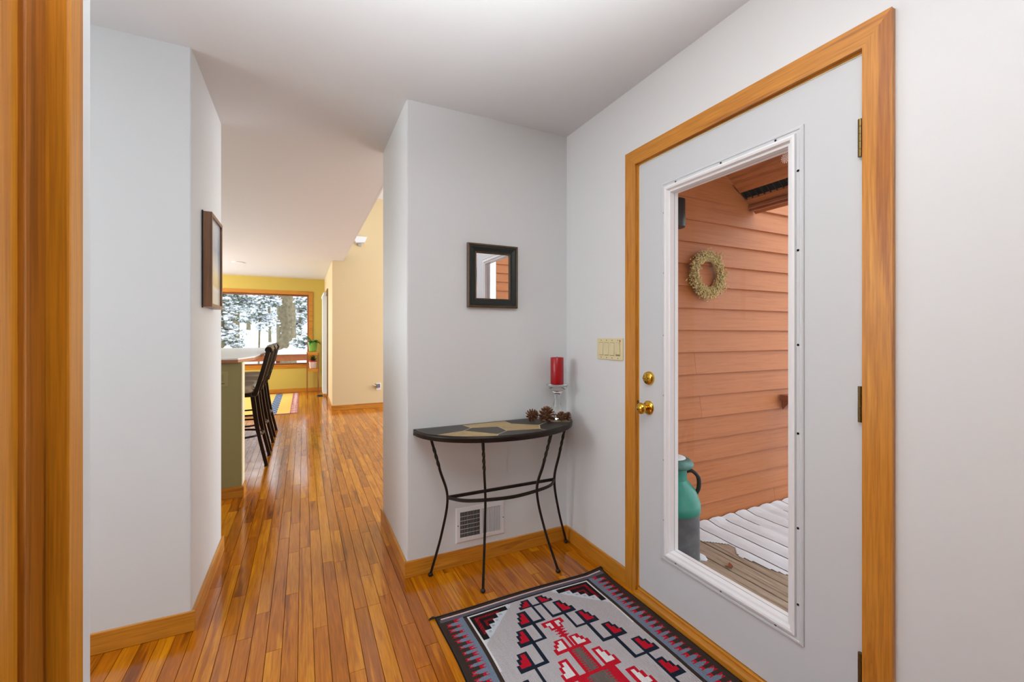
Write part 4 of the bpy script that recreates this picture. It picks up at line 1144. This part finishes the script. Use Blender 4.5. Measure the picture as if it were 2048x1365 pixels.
# wreath
wc = Vector((2.79, YS - .045, 1.715))
wr_ = thing('dried_wreath', (2.79, YS - .02, 1.51), 'round wreath of dried tan berries on the siding', 'wreath')
MB().tube([(wc.x + .125 * math.cos(a), wc.y, wc.z + .125 * math.sin(a)) for a in [2 * math.pi * k / 40 for k in range(41)]], .016, 8, cap=False).build('twig_ring', M['twig'], wr_)
for k in range(3):
    MB().tube([(wc.x + .104 * math.cos(a) + .003 * math.sin(5 * a + k), wc.y - .012 + .008 * k, wc.z + .104 * math.sin(a) + .003 * math.cos(4 * a + k)) for a in [2 * math.pi * j / 48 for j in range(49)]], .0035, 5, cap=False).build('wire_ring', M['twig'], wr_)
rw = random.Random(9)
tw_, be_ = MB(), MB()
for k in range(560):
    a = rw.uniform(0, 2 * math.pi); a2 = a + rw.uniform(.2, 1.0)
    r0 = rw.uniform(.105, .15); r1 = r0 + rw.uniform(.0, .062) * (1 if rw.random() < .8 else 1.25)
    d0 = rw.uniform(-.02, .0); d1 = rw.uniform(-.05, .02)
    p0 = Vector((wc.x + r0 * math.cos(a), wc.y + d0, wc.z + r0 * math.sin(a)))
    p1 = Vector((wc.x + r1 * math.cos(a + (a2 - a) * .5), wc.y + d1, wc.z + r1 * math.sin(a + (a2 - a) * .5)))
    tw_.tube([p0, (p0 + p1) / 2 + Vector((rw.uniform(-.008, .008), -.004, rw.uniform(-.008, .008))), p1], .0011, 3, cap=False)
    for j in range(5):
        q = p0.lerp(p1, rw.uniform(.1, 1.0)) + Vector((rw.uniform(-.012, .012), rw.uniform(-.01, .006), rw.uniform(-.012, .012)))
        s_ = rw.uniform(.0038, .0062)
        be_.blob(q, (s_, s_, s_), 5, 4)
t1 = tw_.build('twigs', M['twig'], wr_); t1['kind'] = 'stuff'
t2 = be_.build('berries', M['berry'], wr_); t2['kind'] = 'stuff'

# milk can
mc = (2.035, 1.945)
mk = thing('milk_can', (mc[0], mc[1], DKZ), 'old teal and grey metal milk can on the porch', 'milk can')
def ml(prof, m, nm, par=mk): return MB().lathe(prof, (mc[0], mc[1], DKZ), 'z', 40).build(nm, m, par)
ml([(.0, .0015), (.150, .0015), (.155, .006), (.155, .05), (.153, .052)], M['can_g'], 'base_ring')
ml([(.153, .052), (.1565, .054), (.1565, .112), (.154, .114)], M['can_t'], 'base_band')
ml([(.154, .114), (.153, .39), (.154, .395)], M['can_g'], 'body')
ml([(.154, .393), (.159, .396), (.160, .44), (.157, .445), (.150, .475), (.128, .525), (.100, .560), (.083, .580)], M['can_t'], 'shoulder')
ml([(.083, .580), (.082, .645), (.086, .655)], M['can_t'], 'neck')
ml([(.086, .652), (.112, .657), (.119, .664), (.121, .676), (.114, .690), (.098, .703), (.080, .708), (.0, .704)], plain('milk_can_lid', (70, 112, 104), .5, .2, noise=.35, nscale=22), 'lid')
MB().lathe([(.0, .718), (.04, .717), (.074, .711), (.078, .704)], (mc[0], mc[1], DKZ), 'z', 30).build('snow_cap', M['snow'], mk)
dirv = Vector((math.cos(-YAW - .15), math.sin(-YAW - .15), 0))
for s_ in (1, -1):
    c0 = Vector((mc[0], mc[1], DKZ)); d_ = dirv * s_
    path = smooth_path([c0 + d_ * .080 + Vector((0, 0, .625)), c0 + d_ * .115 + Vector((0, 0, .628)), c0 + d_ * .150 + Vector((0, 0, .59)), c0 + d_ * .152 + Vector((0, 0, .53)), c0 + d_ * .138 + Vector((0, 0, .495))], 5)
    MB().tube(path, [.011] * 10 + [.013] * 11, 8).build('handle', M['can_b'] if s_ > 0 else M['can_t'], mk)

# ------------------------------------------------------------------ outdoors behind the kitchen window
gmb = MB(); gv = []; gf = []
nxg, nyg = 40, 30
def gz(x, y):
    return -0.75 + max(0, (y - 13.5)) * .11 + .25 * math.sin(x * .45 + y * .3) + .12 * math.sin(x * 1.3 - y * .8)
for j in range(nyg + 1):
    for i in range(nxg + 1):
        x, y = -26 + 44 * i / nxg, 10.7 + 38 * j / nyg
        gv.append((x, y, gz(x, y) if y > 13 else -.75))
for j in range(nyg):
    for i in range(nxg):
        q = j * (nxg + 1) + i; gf.append((q, q + 1, q + nxg + 2, q + nxg + 1))
gmb.add(gv, gf, True)
gmb.add([(4.75, -26, -.76), (40, -26, -.76), (40, 10.7, -.76), (4.75, 10.7, -.76)], [(0, 1, 2, 3)])
gmb.add([(1.65, -26, -.76), (4.75, -26, -.76), (4.75, 2.3, -.76), (1.65, 2.3, -.76)], [(0, 1, 2, 3)])
tag(gmb.build('snow_ground', M['snow']), 'deep snow covering the wooded slope outside', 'snow', kind='structure')

def d2(px, dist):
    """point on the sight line of picture column px at range dist (plan view)"""
    l = (px - 1024) / 862.0
    dx, dy = math.sin(YAW) + math.cos(YAW) * l, math.cos(YAW) - math.sin(YAW) * l
    return dx * dist, dy * dist
ro = random.Random(21)
def trunk_mesh(x, y, r, h, lean=(0, 0), n=26, ridge=.0):
    mb = MB(); vs_ = []; m_ = 26 if ridge else 10
    z0 = gz(x, y) - .3
    ph = [ro.uniform(0, 6.28) for _ in range(8)]
    for i in range(m_ + 1):
        t = i / m_
        for k in range(n):
            a = 2 * math.pi * k / n
            rr_ = r * (1.18 - .35 * t + .25 * math.exp(-t * 16))
            if ridge: rr_ *= 1 + ridge * (math.sin(11 * a + 1.5 * math.sin(t * 22 + ph[0]) + ph[1]) * .6 + math.sin(17 * a + 2 * math.sin(t * 31 + ph[2])) * .4) + ridge * .5 * ro.uniform(-1, 1)
            vs_.append((x + lean[0] * t + rr_ * math.cos(a), y + lean[1] * t + rr_ * math.sin(a), z0 + h * t))
    mb.add(vs_, [(i * n + k, i * n + (k + 1) % n, (i + 1) * n + (k + 1) % n, (i + 1) * n + k) for i in range(m_) for k in range(n)], True)
    return mb
def tree(px, dist, r, h, label, name='forest_tree', lean=(0, 0), n=12, ridge=0, crown=None, boughs=0):
    x, y = d2(px, dist)
    th = thing(name, (x, y, gz(x, y)), label, 'tree', 'trees outside the kitchen window')
    trunk_mesh(x, y, r, h, lean, n, ridge).build('trunk', M['bark'], th)
    if ridge:
        sb = MB()
        for k in range(26):
            a = ro.uniform(3.5, 6.0); zz = ro.uniform(.4, 4.5)
            sb.blob((x + r * 1.02 * math.cos(a), y + r * 1.02 * math.sin(a), zz), (ro.uniform(.02, .07), ro.uniform(.01, .03), ro.uniform(.015, .05)), 7, 5, .3)
        s1 = sb.build('snow_patches', M['snow'], th); s1['kind'] = 'stuff'
    if boughs:
        bm_, nm_, sm_ = MB(), MB(), MB()
        zlo, zhi, spread = crown
        for k in range(boughs):
            a = ro.uniform(0, 6.28); zz = ro.uniform(zlo, zhi); ln = spread * ro.uniform(.45, 1.0)
            b0 = Vector((x + lean[0] * .3, y, zz)); tip = b0 + Vector((math.cos(a) * ln, math.sin(a) * ln, -ln * ro.uniform(.1, .4)))
            bm_.tube([b0, b0.lerp(tip, .5) + Vector((0, 0, .06)), tip], [.02, .014, .006], 5)
            for q in range(44):
                t = ro.uniform(.15, 1.05); c = b0.lerp(tip, t) + Vector((ro.uniform(-.22, .22), ro.uniform(-.22, .22), ro.uniform(-.14, .06)))
                for w_ in range(4):
                    dv = Vector((ro.uniform(-1, 1), ro.uniform(-1, 1), ro.uniform(-.7, .3))).normalized() * ro.uniform(.05, .11)
                    sd = dv.cross(Vector((0, 0, 1))).normalized() * .017
                    nm_.add([c, c + dv * .5 + sd, c + dv, c + dv * .5 - sd], [(0, 1, 2, 3)])
                if ro.random() < .75:
                    s_ = ro.uniform(.018, .062); sm_.blob(c + Vector((0, 0, .05)), (s_ * ro.uniform(.9, 1.6), s_ * ro.uniform(.9, 1.6), s_ * .6), 7, 5, .2)
        b1 = bm_.build('boughs', M['bark'], th); b1['kind'] = 'stuff'
        b2_ = nm_.build('needles', M['needle'], th); b2_['kind'] = 'stuff'
        b3 = sm_.build('bough_snow', M['snow'], th); b3['kind'] = 'stuff'
tree(573, 16.6, .29, 9, 'thick ridged trunk in the middle of the window', n=64, ridge=.055)
tree(472, 18.6, .12, 7, 'medium trunk at the left side of the window', crown=(2.3, 4.4, 1.5), boughs=44)
tree(516, 15.2, .028, 5, 'thin sapling left of centre in the window', crown=(1.5, 3.2, .8), boughs=22, lean=(.1, 0))
tree(540, 22.6, .055, 7, 'slim tree just left of the thick trunk', crown=(2.6, 5.2, 1.5), boughs=34, lean=(-.1, 0))
tree(600, 19.8, .06, 6, 'slim snowy tree right of the thick trunk', crown=(.9, 4.4, 1.15), boughs=50)
tree(617, 14.4, .035, 5, 'thin snowy tree at the right edge of the window', crown=(.7, 3.1, .6), boughs=20)
tree(446, 12.2, .045, 5, 'snow laden evergreen at the left edge of the window', crown=(1.0, 3.0, .6), boughs=26)
tree(497, 27, .09, 9, 'distant evergreen behind the sapling', crown=(2.6, 6.5, 1.9), boughs=50)
tree(556, 32, .09, 10, 'distant evergreen behind the thick trunk', crown=(2.6, 7.5, 2.5), boughs=60)
tree(465, 37, .12, 11, 'farthest evergreen at the left of the view', crown=(2.0, 8.0, 2.4), boughs=70)
# snowy bench on the deck outside the window
be = thing('deck_bench', (-.9, 12.1, -.7), 'wooden deck bench heaped with snow outside the window', 'bench')
MB().box(-4.0, 1.2, 11.95, 12.4, .60, .76).build('seat_board', M['rail'], be)
for x in (-3.6, -2.0, -.6, .8): MB().box(x, x + .09, 12.05, 12.3, -.75, .60).build('leg', M['rail'], be)
MB().box(-4.0, 1.2, 11.98, 12.02, .50, .54).build('lower_rail', M['rail'], be)
sb = MB(); vs_ = []; nn = 80; mm = 8
for i in range(nn + 1):
    x = -4.0 + 5.2 * i / nn
    hh = .17 + .05 * math.sin(i * .9) + .03 * math.sin(i * 2.1) + ro.uniform(-.015, .015)
    for j in range(mm + 1):
        a = math.pi * j / mm
        vs_.append((x, 12.18 - .27 * math.cos(a) + ro.uniform(-.01, .01), .755 + hh * math.sin(a) ** .6 if 0 < j < mm else .757))
sb.add(vs_, [(i * (mm + 1) + j, (i + 1) * (mm + 1) + j, (i + 1) * (mm + 1) + j + 1, i * (mm + 1) + j + 1) for i in range(nn) for j in range(mm)], True)
sb.build('snow_heap', M['snow'], be)
